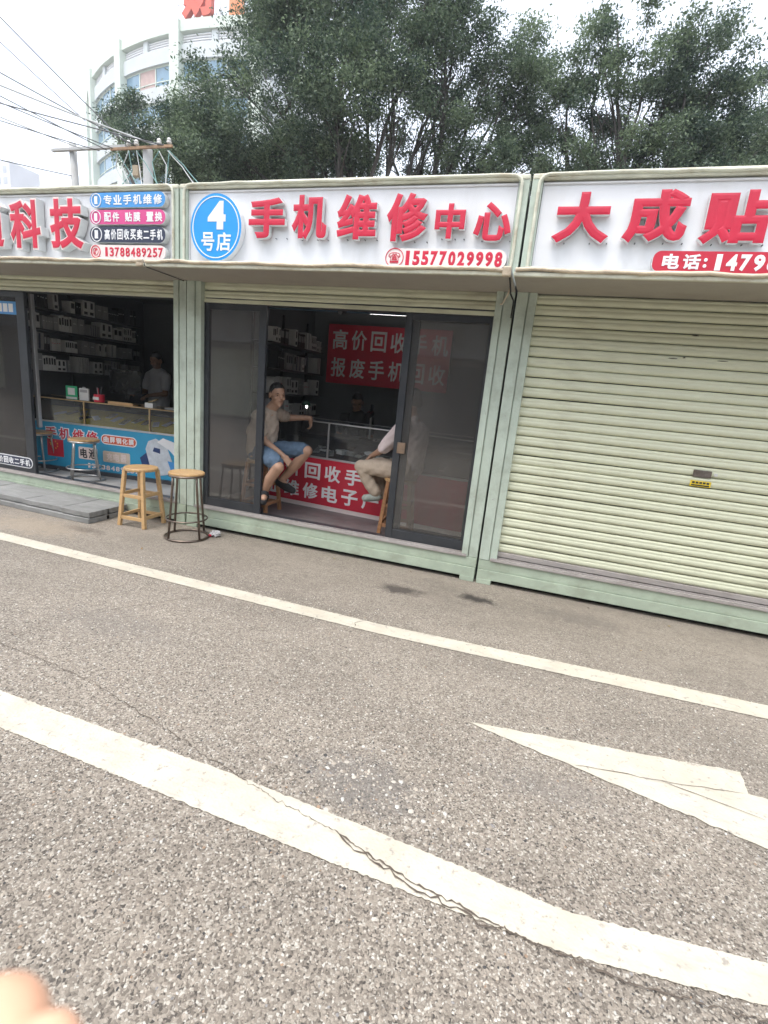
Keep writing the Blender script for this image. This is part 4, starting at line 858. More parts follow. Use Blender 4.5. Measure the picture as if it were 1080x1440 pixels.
def hand_parts(wrist, direc, normal, side, curl=0.5, s=1.0):
    """palm, four fingers, thumb; direc towards fingers, normal out of the back of the hand, side = where the thumb is (+1/-1)"""
    d = np.array(direc, float); d /= np.linalg.norm(d); n = np.array(normal, float); n -= d*n.dot(d); n /= np.linalg.norm(n); sd = np.cross(d, n)*side
    w = np.array(wrist, float); P = [capsule(w, w+d*0.03*s, 0.026*s, 0.028*s)]
    P.append(ellipsoid(w+d*0.052*s, (0.040*s, 0.050*s, 0.017*s), np.array([sd, d, n])))
    for k, (o, ln, r) in enumerate(((0.028, 0.072, 0.0092), (0.0095, 0.080, 0.0095), (-0.0095, 0.074, 0.009), (-0.027, 0.058, 0.008))):
        p = w+d*0.085*s+sd*o*s; dd = d.copy(); seg = (0.46, 0.31, 0.23)
        for j, q in enumerate(seg):
            ang = curl*(0.5+0.5*j)*(1+0.12*k); dd2 = d*math.cos(ang*(j+1)*0.75)-n*math.sin(ang*(j+1)*0.75); e = p+dd2*ln*q*s+sd*o*0.12*s
            P.append(capsule(p, e, r*s*(1-0.07*j), r*s*(0.94-0.08*j), 8)); p = e
    b = w+d*0.022*s+sd*0.026*s; e = b+(sd*0.70+d*0.65-n*0.25)*0.040*s; P.append(capsule(b, e, 0.014*s, 0.0105*s, 8)); P.append(capsule(e, e+(sd*0.25+d*0.9-n*0.3)*0.032*s, 0.0105*s, 0.0085*s, 8))
    return P
def head_parts(c, face, s=1.0):
    A = frame_of(face); sd, f, u = A; c = np.array(c, float)
    P = [ellipsoid(c+u*0.028*s-f*0.008*s, (0.074*s, 0.094*s, 0.095*s), A), ellipsoid(c-u*0.045*s+f*0.022*s, (0.060*s, 0.066*s, 0.072*s), A), ellipsoid(c-u*0.095*s+f*0.055*s, (0.028*s, 0.026*s, 0.022*s), A)]
    P.append(capsule(c+u*0.022*s+f*0.082*s, c-u*0.018*s+f*0.103*s, 0.009*s, 0.014*s, 8)); P.append(ellipsoid(c+u*0.026*s+f*0.078*s, (0.052*s, 0.016*s, 0.010*s), A))
    P.append(ellipsoid(c-u*0.052*s+f*0.083*s, (0.026*s, 0.010*s, 0.010*s), A))
    for k in (-1, 1):
        P.append(ellipsoid(c+sd*0.076*s*k-u*0.005*s-f*0.012*s, (0.010*s, 0.020*s, 0.033*s), A)); P.append(ellipsoid(c+sd*0.040*s*k-u*0.022*s+f*0.062*s, (0.024*s, 0.020*s, 0.020*s), A))
    return P
def hair_obj(c, face, m, parent, s=1.0, back=-0.075, front=0.066):
    A = frame_of(face); sd, f, u = A; c = np.array(c, float)
    P = [ellipsoid(c+u*0.034*s-f*0.012*s, (0.0785*s, 0.098*s, 0.0965*s), A), ellipsoid(c+u*0.0*s-f*0.045*s, (0.0745*s, 0.064*s, 0.088*s), A)]
    def keep(co):
        q = (co-c); h = q@u; fw = q@f; return h > np.interp(fw, [-0.11*s, -0.03*s, 0.02*s, 0.05*s, 0.11*s], [back*s, back*0.5*s, 0.02*s, front*s, (front+0.025)*s])
    return fuse('hair', P, 0.006*s, m, parent, 4, 0.0022, 160, keep)
def face_bits(c, face, parent, s=1.0):
    A = frame_of(face); sd, f, u = A; c = np.array(c, float); off = np.array(ORG[parent.name])
    for k in (-1, 1):
        q = MB(); vs, fs = ellipsoid(c+sd*0.031*s*k+u*0.006*s+f*0.079*s, (0.0085*s, 0.004*s, 0.0035*s), A, 8, 6); q.add(vs, fs); build('eye', q, PHONEB, parent, smooth=True)
        q = MB(); vs, fs = ellipsoid(c+sd*0.033*s*k+u*0.026*s+f*0.089*s, (0.016*s, 0.004*s, 0.0026*s), A, 8, 6); q.add(vs, fs); build('eyebrow', q, PHONEB, parent, smooth=True)
    q = MB(); vs, fs = ellipsoid(c-u*0.053*s+f*0.093*s, (0.020*s, 0.003*s, 0.003*s), A, 8, 6); q.add(vs, fs); build('mouth', q, mat('lip', (0.22, 0.09, 0.07), 0.5), parent, smooth=True)
SKIN = mat('skin_tan', (0.40, 0.235, 0.155), 0.5, 0.12, 14, 0.04, 120); HAIR = mat('hair_black', (0.012, 0.011, 0.010), 0.5, 0.3, 60, 0.3, 220)
SKIND = mat('skin_brown', (0.30, 0.17, 0.115), 0.5, 0.12, 14)
BEIGE = mat('shirt_beige', (0.38, 0.31, 0.25), 0.85, 0.12, 30, 0.1, 300); DENIM = mat('shorts_blue', (0.085, 0.135, 0.20), 0.85, 0.25, 18, 0.12, 300); PINKW = mat('shirt_pale_pink', (0.62, 0.52, 0.50), 0.85, 0.1, 30, 0.1, 300); KHAKI = mat('trousers_beige', (0.46, 0.37, 0.28), 0.85, 0.12, 25, 0.1, 300)
BLACKC = mat('cloth_black', (0.015, 0.015, 0.017), 0.9, 0.2, 30); WHITEC = mat('shirt_white', (0.55, 0.55, 0.57), 0.85, 0.06, 30); SHOEG = mat('shoe_grey_green', (0.30, 0.33, 0.29), 0.7, 0.2, 40)

# seated man in shorts -------------------------------------------------
p1 = thing('person', (-2.80, 4.70, 0.76), 'seated man in beige shirt and blue shorts, arm on the glass counter', 'person')
hc, fc = (-2.665, 4.71, 1.465), (0.80, -0.58, -0.08)
hipR, hipL = (-2.76, 4.62, 0.87), (-2.72, 4.81, 0.88); knA, anA = (-2.465, 4.44, 0.765), (-2.655, 4.515, 0.465); knB, anB = (-2.315, 4.76, 0.925), (-2.60, 4.75, 0.565)
chest, neck = (-2.80, 4.715, 1.17), (-2.735, 4.715, 1.315); shR, shL = (-2.795, 4.565, 1.235), (-2.745, 4.875, 1.265)
elR, wrR = (-2.715, 4.56, 1.00), (-2.515, 4.61, 0.868); elL, wrL = (-2.69, 5.04, 1.225), (-2.475, 5.13, 1.242)
P = head_parts(hc, fc)+[capsule(neck, (-2.68, 4.712, 1.38), 0.058, 0.055), capsule((-2.83, 4.71, 0.90), chest, 0.125, 0.13), capsule(chest, neck, 0.13, 0.06), capsule(shR, shL, 0.055, 0.055)]
P += [capsule(shR, elR, 0.050, 0.038), capsule(elR, wrR, 0.038, 0.025), capsule(shL, elL, 0.050, 0.038), capsule(elL, wrL, 0.038, 0.025)]
P += [capsule(hipR, knA, 0.085, 0.058), capsule(knA, (-2.565, 4.46, 0.635), 0.056, 0.054), capsule((-2.565, 4.46, 0.635), anA, 0.054, 0.035), capsule(hipL, knB, 0.085, 0.058), capsule(knB, (-2.44, 4.765, 0.76), 0.056, 0.055), capsule((-2.44, 4.765, 0.76), anB, 0.055, 0.035)]
P += [capsule(anA, (-2.60, 4.41, 0.425), 0.036, 0.026), capsule((-2.655, 4.535, 0.455), (-2.61, 4.43, 0.42), 0.034, 0.030), capsule(anB, (-2.46, 4.68, 0.515), 0.036, 0.028)]
P += hand_parts(wrR, (0.75, -0.02, -0.66), (0.35, -0.75, 0.4), 1, 0.5, 0.95)+hand_parts(wrL, (0.32, -0.45, -0.84), (0.5, 0.75, 0.2), 1, 0.35, 0.95)
body = fuse('body', P, 0.0045, SKIN, p1, 5); ORG[body.name] = ORG[p1.name]
hair_obj(hc, fc, HAIR, p1); face_bits(hc, fc, p1)
P = [capsule((-2.835, 4.71, 0.89), (-2.815, 4.715, 1.05), 0.155, 0.155), capsule((-2.815, 4.715, 1.05), (-2.805, 4.715, 1.17), 0.155, 0.15), capsule((-2.80, 4.715, 1.18), (-2.745, 4.715, 1.285), 0.14, 0.075), capsule(shR, shL, 0.068, 0.068), capsule(shR, (-2.745, 4.563, 1.09), 0.072, 0.066), capsule(shL, (-2.72, 4.975, 1.24), 0.072, 0.066), ellipsoid((-2.86, 4.72, 1.05), (0.13, 0.17, 0.18))]
fuse('shirt', P, 0.007, BEIGE, p1, 4, 0.0055, 30)
P = [capsule((-2.83, 4.71, 0.86), (-2.80, 4.71, 0.93), 0.145, 0.14), capsule(hipR, (-2.52, 4.475, 0.805), 0.105, 0.083), capsule(hipL, (-2.375, 4.768, 0.925), 0.105, 0.083)]
fuse('shorts', P, 0.007, DENIM, p1, 4, 0.0048, 36)
P = [capsule((-2.655, 4.545, 0.415), (-2.60, 4.41, 0.392), 0.034, 0.034), capsule((-2.65, 4.52, 0.45), (-2.63, 4.47, 0.46), 0.041, 0.041)]
fuse('sandal', P, 0.005, BLACKC, p1, 3)
fuse('shoe', [capsule((-2.62, 4.755, 0.545), (-2.50, 4.70, 0.515), 0.046, 0.045), capsule((-2.50, 4.70, 0.515), (-2.41, 4.665, 0.50), 0.044, 0.036)], 0.005, BLACKC, p1, 3)
# seated man in beige trousers ------------------------------------------
p2 = thing('person', (-1.26, 4.80, 0.76), 'seated man in pale shirt and beige trousers behind the glass door leaf', 'person')
hc2, fc2 = (-1.255, 4.85, 1.535), (-0.92, 0.38, -0.12)
sh1, sh2 = (-1.27, 4.68, 1.30), (-1.23, 5.02, 1.30); el1, wr1 = (-1.455, 4.67, 1.055), (-1.60, 4.80, 0.965); el2, wr2_ = (-1.42, 5.05, 1.08), (-1.60, 4.97, 0.985)
k1_, a1_ = (-1.685, 4.74, 0.845), (-1.515, 4.77, 0.575); k2_, a2_ = (-1.64, 4.95, 0.85), (-1.47, 4.93, 0.56); h1_, h2_ = (-1.25, 4.73, 0.86), (-1.25, 4.91, 0.86)
P = head_parts(hc2, fc2)+[capsule((-1.235, 4.845, 1.39), (-1.25, 4.85, 1.46), 0.058, 0.055), capsule((-1.22, 4.84, 0.90), (-1.20, 4.84, 1.22), 0.12, 0.13), capsule((-1.20, 4.84, 1.22), (-1.23, 4.845, 1.38), 0.13, 0.06), capsule(sh1, sh2, 0.055, 0.055)]
P += [capsule(sh1, el1, 0.05, 0.038), capsule(el1, wr1, 0.038, 0.025), capsule(sh2, el2, 0.05, 0.038), capsule(el2, wr2_, 0.038, 0.025)]
P += [capsule(h1_, k1_, 0.08, 0.055), capsule(k1_, a1_, 0.053, 0.033), capsule(h2_, k2_, 0.08, 0.055), capsule(k2_, a2_, 0.053, 0.033)]
P += hand_parts(wr1, (-0.7, 0.4, -0.5), (-0.3, -0.2, 0.9), -1, 0.4, 0.95)+hand_parts(wr2_, (-0.7, -0.3, -0.5), (-0.3, 0.2, 0.9), 1, 0.4, 0.95)
body = fuse('body', P, 0.005, SKIN, p2, 5); ORG[body.name] = ORG[p2.name]
hair_obj(hc2, fc2, HAIR, p2); face_bits(hc2, fc2, p2)
P = [capsule((-1.22, 4.84, 0.90), (-1.20, 4.84, 1.22), 0.148, 0.15), capsule((-1.20, 4.84, 1.22), (-1.225, 4.845, 1.34), 0.14, 0.08), capsule(sh1, sh2, 0.07, 0.07), capsule(sh1, (-1.445, 4.672, 1.075), 0.074, 0.062), capsule(sh2, (-1.40, 5.048, 1.10), 0.074, 0.062)]
fuse('shirt', P, 0.007, PINKW, p2, 4, 0.005, 30)
P = [capsule((-1.235, 4.82, 0.865), (-1.24, 4.82, 0.93), 0.14, 0.138), capsule(h1_, k1_, 0.103, 0.074), capsule(k1_, (-1.60, 4.758, 0.70), 0.073, 0.066), capsule((-1.60, 4.758, 0.70), (-1.525, 4.77, 0.60), 0.068, 0.062), capsule(h2_, k2_, 0.103, 0.074), capsule(k2_, a2_, 0.073, 0.06)]
fuse('trousers', P, 0.007, KHAKI, p2, 4, 0.0042, 27)
for (ax_, tx) in (((-1.50, 4.775, 0.55), (-1.62, 4.745, 0.525)), ((-1.46, 4.93, 0.545), (-1.58, 4.93, 0.525))):
    fuse('shoe', [capsule(ax_, tx, 0.043, 0.038), capsule((ax_[0]-0.02, ax_[1], ax_[2]+0.02), (tx[0]+0.03, tx[1], tx[2]+0.01), 0.04, 0.03)], 0.005, SHOEG, p2, 3)
# two people at work inside --------------------------------------------
def bust(label, c, face, shirt, skin, zseat, lean=(0, 0), rad=1.0):
    c = np.array(c, float); b = c+np.array([lean[0], lean[1], -0.52]); p = thing('person', (b[0], b[1], zseat), label, 'person')
    A = frame_of((face[0], face[1], 0)); sd, f, u = A; nk = c-u*0.15-f*0.02; ch = c*0.35+b*0.65+u*0.1; s1, s2 = nk-u*0.07+sd*0.17, nk-u*0.07-sd*0.17
    e1, e2 = s1-u*0.24+sd*0.05+f*0.06, s2-u*0.24-sd*0.05+f*0.06; w1, w2 = e1+f*0.22-u*0.03-sd*0.06, e2+f*0.22-u*0.03+sd*0.06
    pel = np.array([b[0], b[1], zseat+0.1]); kn1, kn2 = pel+f*0.40+sd*0.1, pel+f*0.40-sd*0.1; a1, a2 = np.array([*kn1[:2], 0.28]), np.array([*kn2[:2], 0.28])
    P = head_parts(c, face)+[capsule(nk-u*0.04, c-u*0.07, 0.06, 0.055), capsule(pel, ch, 0.12, 0.13), capsule(ch, nk, 0.13, 0.06), capsule(s1, s2, 0.055, 0.055), capsule(s1, e1, 0.05, 0.038), capsule(e1, w1, 0.038, 0.025), capsule(s2, e2, 0.05, 0.038), capsule(e2, w2, 0.038, 0.025)]
    P += [capsule(pel+sd*0.09, kn1, 0.08, 0.055), capsule(kn1, a1, 0.053, 0.035), capsule(pel-sd*0.09, kn2, 0.08, 0.055), capsule(kn2, a2, 0.053, 0.035), capsule(a1-u*0.02, a1-u*0.03+f*0.13, 0.035, 0.028), capsule(a2-u*0.02, a2-u*0.03+f*0.13, 0.035, 0.028)]
    P += hand_parts(w1, f*0.9-u*0.3, u, -1, 0.4, 0.95)+hand_parts(w2, f*0.9-u*0.3, u, 1, 0.4, 0.95)
    body = fuse('body', P, 0.006, skin, p, 4); ORG[body.name] = ORG[p.name]; hair_obj(c, face, HAIR, p); face_bits(c, face, p)
    fuse('shirt', [capsule(pel+u*0.02, ch, 0.145, 0.15), capsule(ch, nk-u*0.05, 0.145, 0.08), capsule(s1, s2, 0.07, 0.07), capsule(s1, s1*0.35+e1*0.65, 0.072, 0.062), capsule(s2, s2*0.35+e2*0.65, 0.072, 0.062)], 0.008, shirt, p, 4, 0.003, 26)
    fuse('trousers', [capsule(pel, pel+u*0.05, 0.14, 0.138), capsule(pel+sd*0.09, kn1, 0.1, 0.07), capsule(kn1, a1, 0.07, 0.055), capsule(pel-sd*0.09, kn2, 0.1, 0.07), capsule(kn2, a2, 0.07, 0.055)], 0.009, BLACKC, p, 4)
    sx = MB(); sx.lathe((b[0], b[1], 0.22), [(0.16, zseat-0.22-0.05), (0.17, zseat-0.24), (0.16, zseat-0.222)], 20)
    s_ = build('work_chair', sx, SHELFM); tag(s_, 'dark round stool carrying '+('the worker behind the red counter' if shirt is BLACKC else 'the person in white behind the blue counter'), 'stool'); build('column', MB().tube([(b[0], b[1], 0.25), (b[0], b[1], zseat-0.04)], 0.025, 10), STEEL2, s_); build('base', MB().lathe((b[0], b[1], 0.22), [(0.2, 0), (0.2, 0.015), (0.03, 0.04)], 20), STEEL2, s_)
    return p
bust('worker in black with dark hair bent over the desk behind the red counter', (-2.42, 6.42, 1.43), (0.25, -0.9, -0.45), BLACKC, SKIND, 0.66, (0.02, 0.05))
bust('person in white T-shirt sitting behind the blue counter, face turned down', (-5.55, 6.25, 1.73), (-0.15, -0.95, -0.35), WHITEC, SKIND, 0.82, (0.0, 0.05))

# ------------------------------------------------------------------ trees
def leaf_mat(name, c0, c1):
    m = bpy.data.materials.new(name); m.use_nodes = True; N = m.node_tree.nodes; L = m.node_tree.links; b = N['Principled BSDF']
    a = N.new('ShaderNodeAttribute'); a.attribute_name = 'tone'; rr = ramp(N, [(0.0, c0), (1.0, c1)]); L.new(a.outputs['Fac'], rr.inputs[0]); L.new(rr.outputs[0], b.inputs['Base Color'])
    b.inputs['Roughness'].default_value = 0.55
    t = N.new('ShaderNodeBsdfTranslucent'); L.new(rr.outputs[0], t.inputs[0]); mx = N.new('ShaderNodeMixShader'); mx.inputs[0].default_value = 0.38
    L.new(b.outputs[0], mx.inputs[1]); L.new(t.outputs[0], mx.inputs[2]); L.new(mx.outputs[0], N['Material Output'].inputs[0]); return m
LEAF = leaf_mat('ficus_leaf', (0.036, 0.066, 0.046), (0.20, 0.265, 0.15)); BARK = mat('bark_grey', (0.075, 0.066, 0.058), 0.9, 0.3, 6, 0.5, 30, stretch=(3, 3, 0.7))  # random leaf tones, range widened to put lit and shaded clumps into the colour
def leaves_mesh(name, clumps, per, sig, lsz, seed):
    rg = np.random.default_rng(seed); C_ = np.array([c[0] for c in clumps]); S = np.array([c[1] for c in clumps]); nC = len(C_)
    cnt = np.maximum(3, (per*S**2).astype(int)); idx = np.repeat(np.arange(nC), cnt); n = len(idx)
    pos = C_[idx]+rg.normal(0, 1, (n, 3))*(sig*S[idx])[:,None]*np.array([1, 1, 0.72])
    nrm = rg.normal(0, 1, (n, 3)); nrm[:,2] = np.abs(nrm[:,2])+0.35; nrm /= np.linalg.norm(nrm, axis=1)[:,None]
    t = np.cross(nrm, rg.normal(0, 1, (n, 3))); t /= np.linalg.norm(t, axis=1)[:,None]; b = np.cross(nrm, t)
    ln = lsz*rg.uniform(0.7, 1.3, n)[:,None]; wd = ln*0.46
    V = np.stack([pos-t*ln*0.5, pos+b*wd*0.5+nrm*ln*0.07, pos+t*ln*0.5, pos-b*wd*0.5+nrm*ln*0.07], 1).reshape(-1, 3)
    me = bpy.data.meshes.new(name); me.vertices.add(4*n); me.vertices.foreach_set('co', V.reshape(-1)); I = np.arange(n)*4
    F = np.stack([I, I+1, I+2, I, I+2, I+3], 1).reshape(-1).astype(np.int32)
    me.loops.add(6*n); me.loops.foreach_set('vertex_index', F); me.polygons.add(2*n); me.polygons.foreach_set('loop_start', np.arange(2*n, dtype=np.int32)*3)
    tone = np.clip(rg.normal(0.42, 0.26, nC)[idx]+rg.normal(0, 0.2, n), 0, 1)
    at_ = me.attributes.new('tone', 'FLOAT', 'POINT'); at_.data.foreach_set('value', np.repeat(tone, 4).astype(np.float32)); me.update(); return me
def curve_pts(a, b, k, sag, rg, wob=0.06):
    a = Vector(a); b = Vector(b); L = (b-a).length; out = []
    w = Vector((rg.uniform(-1, 1), rg.uniform(-1, 1), rg.uniform(-.3, .3)))*L*wob
    for i in range(k+1):
        t = i/k; out.append(a.lerp(b, t)+Vector((0, 0, sag*L*math.sin(math.pi*t)))+w*math.sin(math.pi*t)+Vector((rg.gauss(0, .012), rg.gauss(0, .012), 0))*L*0.4*(0 < i < k))
    return out
def tree(label, base, fork, tr, blobs, seed, per=150, nclump=26, sig=0.20, lsz=0.10, group='trees behind the kiosks', hollow=0.35):
    rg = random.Random(seed); t = thing('broadleaf_tree', (base[0], base[1], 0), label, 'tree', group)
    tk = MB(); tk.smooth = True; f = Vector((fork[0], fork[1], min(fork[2], 4.6))); tk.tube(curve_pts((base[0], base[1], -0.1), f, 8, 0.0, rg, 0.04), [tr*(1.25-0.5*i/8) for i in range(9)], 12)
    trunk = build('trunk', tk, BARK, t, smooth=True)
    clumps = []
    for bi, (c, r) in enumerate(blobs):
        c = Vector(c); lm = MB(); k = 7; pts = curve_pts(f-Vector((rg.uniform(-.1, .1), 0, rg.uniform(0, 0.8))), c, k, 0.05, rg, 0.10); r0 = rg.uniform(0.035, 0.065)
        lm.tube(pts, [r0*(1-0.8*i/k)+0.008 for i in range(k+1)], 8)
        n = max(6, int(nclump*r**2)); 
        for j in range(n):
            while True:
                d = Vector((rg.uniform(-1, 1), rg.uniform(-1, 1), rg.uniform(-1, 1)))
                if hollow < d.length < 1: break
            p = c+Vector((d.x*r, d.y*r, d.z*r*0.85)); clumps.append((tuple(p), rg.uniform(0.65, 1.25)))
            if j % 3 == 0: lm.tube(curve_pts(pts[rg.randint(3, k)], p, 3, 0.02, rg), [0.02*r+0.004, 0.014, 0.009, 0.004], 5)
        lb = build('limb', lm, BARK, t, smooth=True); lb['kind'] = 'stuff'
    me = leaves_mesh('crown', clumps, per, sig, lsz, seed); off = ORG[t.name]
    co = np.empty(len(me.vertices)*3); me.vertices.foreach_get('co', co); me.vertices.foreach_set('co', (co.reshape(-1, 3)-np.array(off)).reshape(-1)); me.update()
    tag(link('crown', me, LEAF, t), kind='stuff'); return t
def blobs_at(lst): return [(tuple(at(px, py, Y)), r) for px, py, Y, r in lst]
T1 = blobs_at([(315,105,12,.75),(285,160,11.5,.65),(375,45,12.5,.9),(335,205,12,1.0),(425,60,12,1.25),(400,160,11.5,1.3),(470,20,12.5,1.4),(480,115,11.5,1.3),(450,215,12,1.0),(545,55,12,1.0),(555,140,11.8,.75),(430,-60,13,1.4),(520,-60,13,1.5),(405,-20,13,1.0),(600,35,12.5,.8),(360,240,12,.9),(300,225,12,.7),(410,245,12.5,.9),(490,245,12.5,.8),(300,190,12.3,.8)])
tree('large dense dark ficus tree rising behind kiosk number 4', (at(470, 250, 12.3)[0], 12.3), tuple(at(500, 215, 12.3)), 0.34, T1, 41, per=300, nclump=27, sig=0.19, lsz=0.075)
T2 = blobs_at([(655,30,13,1.0),(640,105,13,1.1),(700,85,13,.95),(600,185,13.5,.8),(655,190,13,.95),(705,150,13.5,.85),(742,120,13.5,.7),(620,-20,13,1),(690,220,13,.8),(590,238,14,.7),(640,242,13.5,.9),(738,75,14,.5),(745,190,14,.8),(720,235,14,.8),(770,150,14.5,.7),(600,120,14,.9),(545,210,14.5,.8),(760,100,14.5,.5),(670,245,12.8,.8),(740,240,13,.8)])
tree('tall tree with bright gaps in its crown beside the dense ficus', (at(560, 250, 13.4)[0], 13.4), tuple(at(590, 215, 13.4)), 0.22, T2, 42, per=340, nclump=17, sig=0.155, lsz=0.072)
T3 = blobs_at([(868,35,13,.75),(850,100,13,.75),(800,115,13.5,.7),(832,165,13,.8),(785,180,13.5,.7),(905,120,13,.7),(968,55,13.5,.8),(960,118,13.5,.75),(930,180,13,.75),(1008,110,13.5,.65),(990,190,13.5,.8),(880,225,13,.8),(790,235,13.5,.75),(1030,160,14,.6),(1040,220,13.5,.9),(950,238,13,.8),(840,210,14,.8),(905,165,14,.8),(1000,150,14,.7),(990,235,14,.8),(850,60,13.6,.6),(985,85,14,.6),(830,245,12.8,.7),(1000,245,12.8,.8),(1060,245,12.8,.8),(1050,180,14,.7),(1065,215,14,.8)])
tree('open crowned tree with thin leaning limbs behind the closed kiosk', (at(870, 250, 13.2)[0], 13.2), tuple(at(888, 215, 13.2)), 0.20, T3, 43, per=330, nclump=18, sig=0.15, lsz=0.072)
T4 = blobs_at([(1090,130,16,.7),(1110,200,16,1.2),(1085,238,15,.8),(1150,150,16,1.3)])
tree('pale tree farther along behind the closed kiosk', (at(1120, 250, 15.6)[0], 15.6), tuple(at(1120, 225, 15.6)), 0.18, T4, 44, per=260, nclump=18, sig=0.17, lsz=0.075)
T0 = blobs_at([(192,195,11,.55),(235,175,11.2,.5),(255,215,11,.65),(205,232,11,.5),(275,235,11,.8),(160,165,12,.3),(185,148,12.3,.3),(235,245,11,.6),(290,195,11.5,.7),(262,160,11.6,.4)])
tree('small dark tree in front of the round building, behind the poles', (at(250, 250, 11.2)[0], 11.2), tuple(at(248, 240, 11.2)), 0.12, T0, 45, per=300, nclump=44, sig=0.14, lsz=0.065)

# ------------------------------------------------------------------ round building
KB = 1.4
def sc(p): return (p[0]*KB, p[1]*KB, 1.6+(p[2]-1.6)*KB)
BXC, BYC, BR = -25.84, 55.52, 22.69
WALLB = mat('building_wall', (0.50, 0.535, 0.54), 0.7, 0.08, 0.5, dirt=(0.45, 0.45, 0.42), dirt_amt=0.4, dirt_scale=0.4); LIMEB = mat('building_trim', (0.54, 0.60, 0.53), 0.7, 0.08, 0.5)
WINB = mat('building_glass', (0.16, 0.27, 0.36), 0.12, 0.25, 0.6); CURT = mat('curtain', (0.45, 0.33, 0.30), 0.8, 0.15, 2)
bd = thing('round_building', sc((BXC, BYC, 1.6-1.6/KB)), 'pale round building with curved window bands behind the small tree', 'building')
def cyl_band(a0, a1, r0, r1, z0, z1, step=1.5):
    n = max(1, int(abs(a1-a0)/step)); vs = []
    for i in range(n+1):
        a = R(a0+(a1-a0)*i/n); c, s = math.cos(a), math.sin(a)
        for r, z in ((r1, z0), (r1, z1), (r0, z1), (r0, z0)): vs.append(sc((BXC+r*c, BYC+r*s, z)))
    fs = [(4*i+j, 4*(i+1)+j, 4*(i+1)+(j+1) % 4, 4*i+(j+1) % 4) for i in range(n) for j in range(4)]+[(0, 1, 2, 3), (4*n+3, 4*n+2, 4*n+1, 4*n)]
    return MB().add(vs, fs)
A0, A1 = -190, -76; ribs = [-78.6-14.9*i for i in range(8)]
build('parapet', cyl_band(A0, A1, BR-0.3, BR+0.12, 23.38, 24.0), LIMEB, bd)
build('wall_band', cyl_band(A0, A1, BR-0.3, BR, 21.85, 22.72), WALLB, bd)
for fl in range(9):
    zt = 21.85-2.17*fl; build('wall_band', cyl_band(A0, A1, BR-0.3, BR, max(0.5, zt-2.17), zt-1.28), WALLB, bd)
build('core', cyl_band(A0, A1, BR-1.2, BR-0.9, -0.6, 23.4), mat('building_core', (0.30, 0.32, 0.34), 0.8), bd)
build('end_wall', MB().add([sc((BXC+BR*math.cos(R(A1)), BYC+BR*math.sin(R(A1)), z)) for z in (-0.6, 24)]+[sc((BXC-2+BR*math.cos(R(A1)), BYC+20+BR*math.sin(R(A1)), z)) for z in (24, -0.6)], [(0, 1, 2, 3)]), WALLB, bd)
for a in ribs:
    build('rib', cyl_band(a-1.0, a+1.0, BR-0.32, BR+0.28, -0.6, 24.02, 1.0), LIMEB, bd)
for a, b in zip(ribs[1:], ribs[:-1]):
    if a < -140: continue
    mid = (a+b)/2; build('mullion', cyl_band(mid-0.55, mid+0.55, BR-0.3, BR-0.02, 22.72, 23.38, 0.6), WALLB, bd)
    for s_, (p, q) in enumerate(((a+1, mid-0.55), (mid+0.55, b-1))):
        for lv in range(4): build('louver', cyl_band(p, q, BR-0.28, BR-0.16, 22.80+0.14*lv, 22.86+0.14*lv), WHITEP, bd)
    for fl in range(5):
        zt = 21.85-2.17*fl
        w = build('window', cyl_band(a+1, b-1, BR-0.22, BR-0.17, zt-0.10, zt-0.002), LIMEB, bd)
        for j in range(3):
            p = a+1+(b-a-2)*j/3; q = a+1+(b-a-2)*(j+1)/3
            build('pane', cyl_band(p+0.08, q-0.08, BR-0.22, BR-0.19, zt-1.279, zt-0.101), CURT if (fl == 0 and j == 1 and a > -112 and a < -100) else WINB, w)
            build('sash', cyl_band(p-0.09, p+0.09, BR-0.23, BR-0.14, zt-1.279, zt-0.101, 0.2), LIMEB, w)
        build('transom', cyl_band(a+1, b-1, BR-0.23, BR-0.15, zt-0.98, zt-0.93), LIMEB, w)
# roof sign
rs = thing('roof_sign', sc((BXC-0.2, BYC-BR+0.8, 24.0)), 'red rooftop character on a steel frame above the round building', 'sign')
RLET = mat('roof_letter_red', (0.55, 0.08, 0.04), 0.5, 0.1, 0.5)
yb = (BYC-BR+0.7)*KB; pa = at(255, 24, yb); pb_ = at(302, 24, yb)
build('letter', glyph_mb('财', (pa[0], pb_[0], pa[2]-0.2, pa[2]+(pb_[0]-pa[0])*1.05), yb, 0.5, 0.05), [RLET, RLET], rs)
pc_ = at(322, 24, yb); build('letter_edge', MB().box(pc_[0], pc_[0]+1.3, yb, yb+0.5, pc_[2]-0.3, pc_[2]+3.4), mat('roof_letter_orange', (0.6, 0.2, 0.06), 0.5), rs)
for i in range(9): build('frame_post', MB().tube([(pa[0]-0.9+i*0.95, yb+0.6, pa[2]-1.2), (pa[0]-0.9+i*0.95, yb+0.6, pa[2]+4.6)], 0.05, 6), ALU, rs)
for i in range(4): build('frame_rail', MB().tube([(pa[0]-0.9, yb+0.62, pa[2]+0.1+i*1.3), (pa[0]+6.7, yb+0.62, pa[2]+0.1+i*1.3)], 0.045, 6), ALU, rs)
# far tower
fb = thing('far_tower', (at(4, 240, 130)[0], 130, 0), 'distant pale tower block beyond the wires', 'building'); fx = at(3, 240, 130); ztop = at(8, 226, 130)[2]
build('tower_wall', MB().box(fx[0]-9, fx[0]+3.2, 130, 140, 0, ztop), mat('far_wall', (0.55, 0.55, 0.58), 0.8, 0.1, 0.2), fb)
for r_ in range(5):
    for c_ in range(3): build('window', MB().box(fx[0]-5+c_*2.7, fx[0]-3.6+c_*2.7, 129.92, 130.01, ztop-3.2-r_*3.1, ztop-1.4-r_*3.1), mat('far_glass', (0.36, 0.38, 0.42), 0.4), fb)

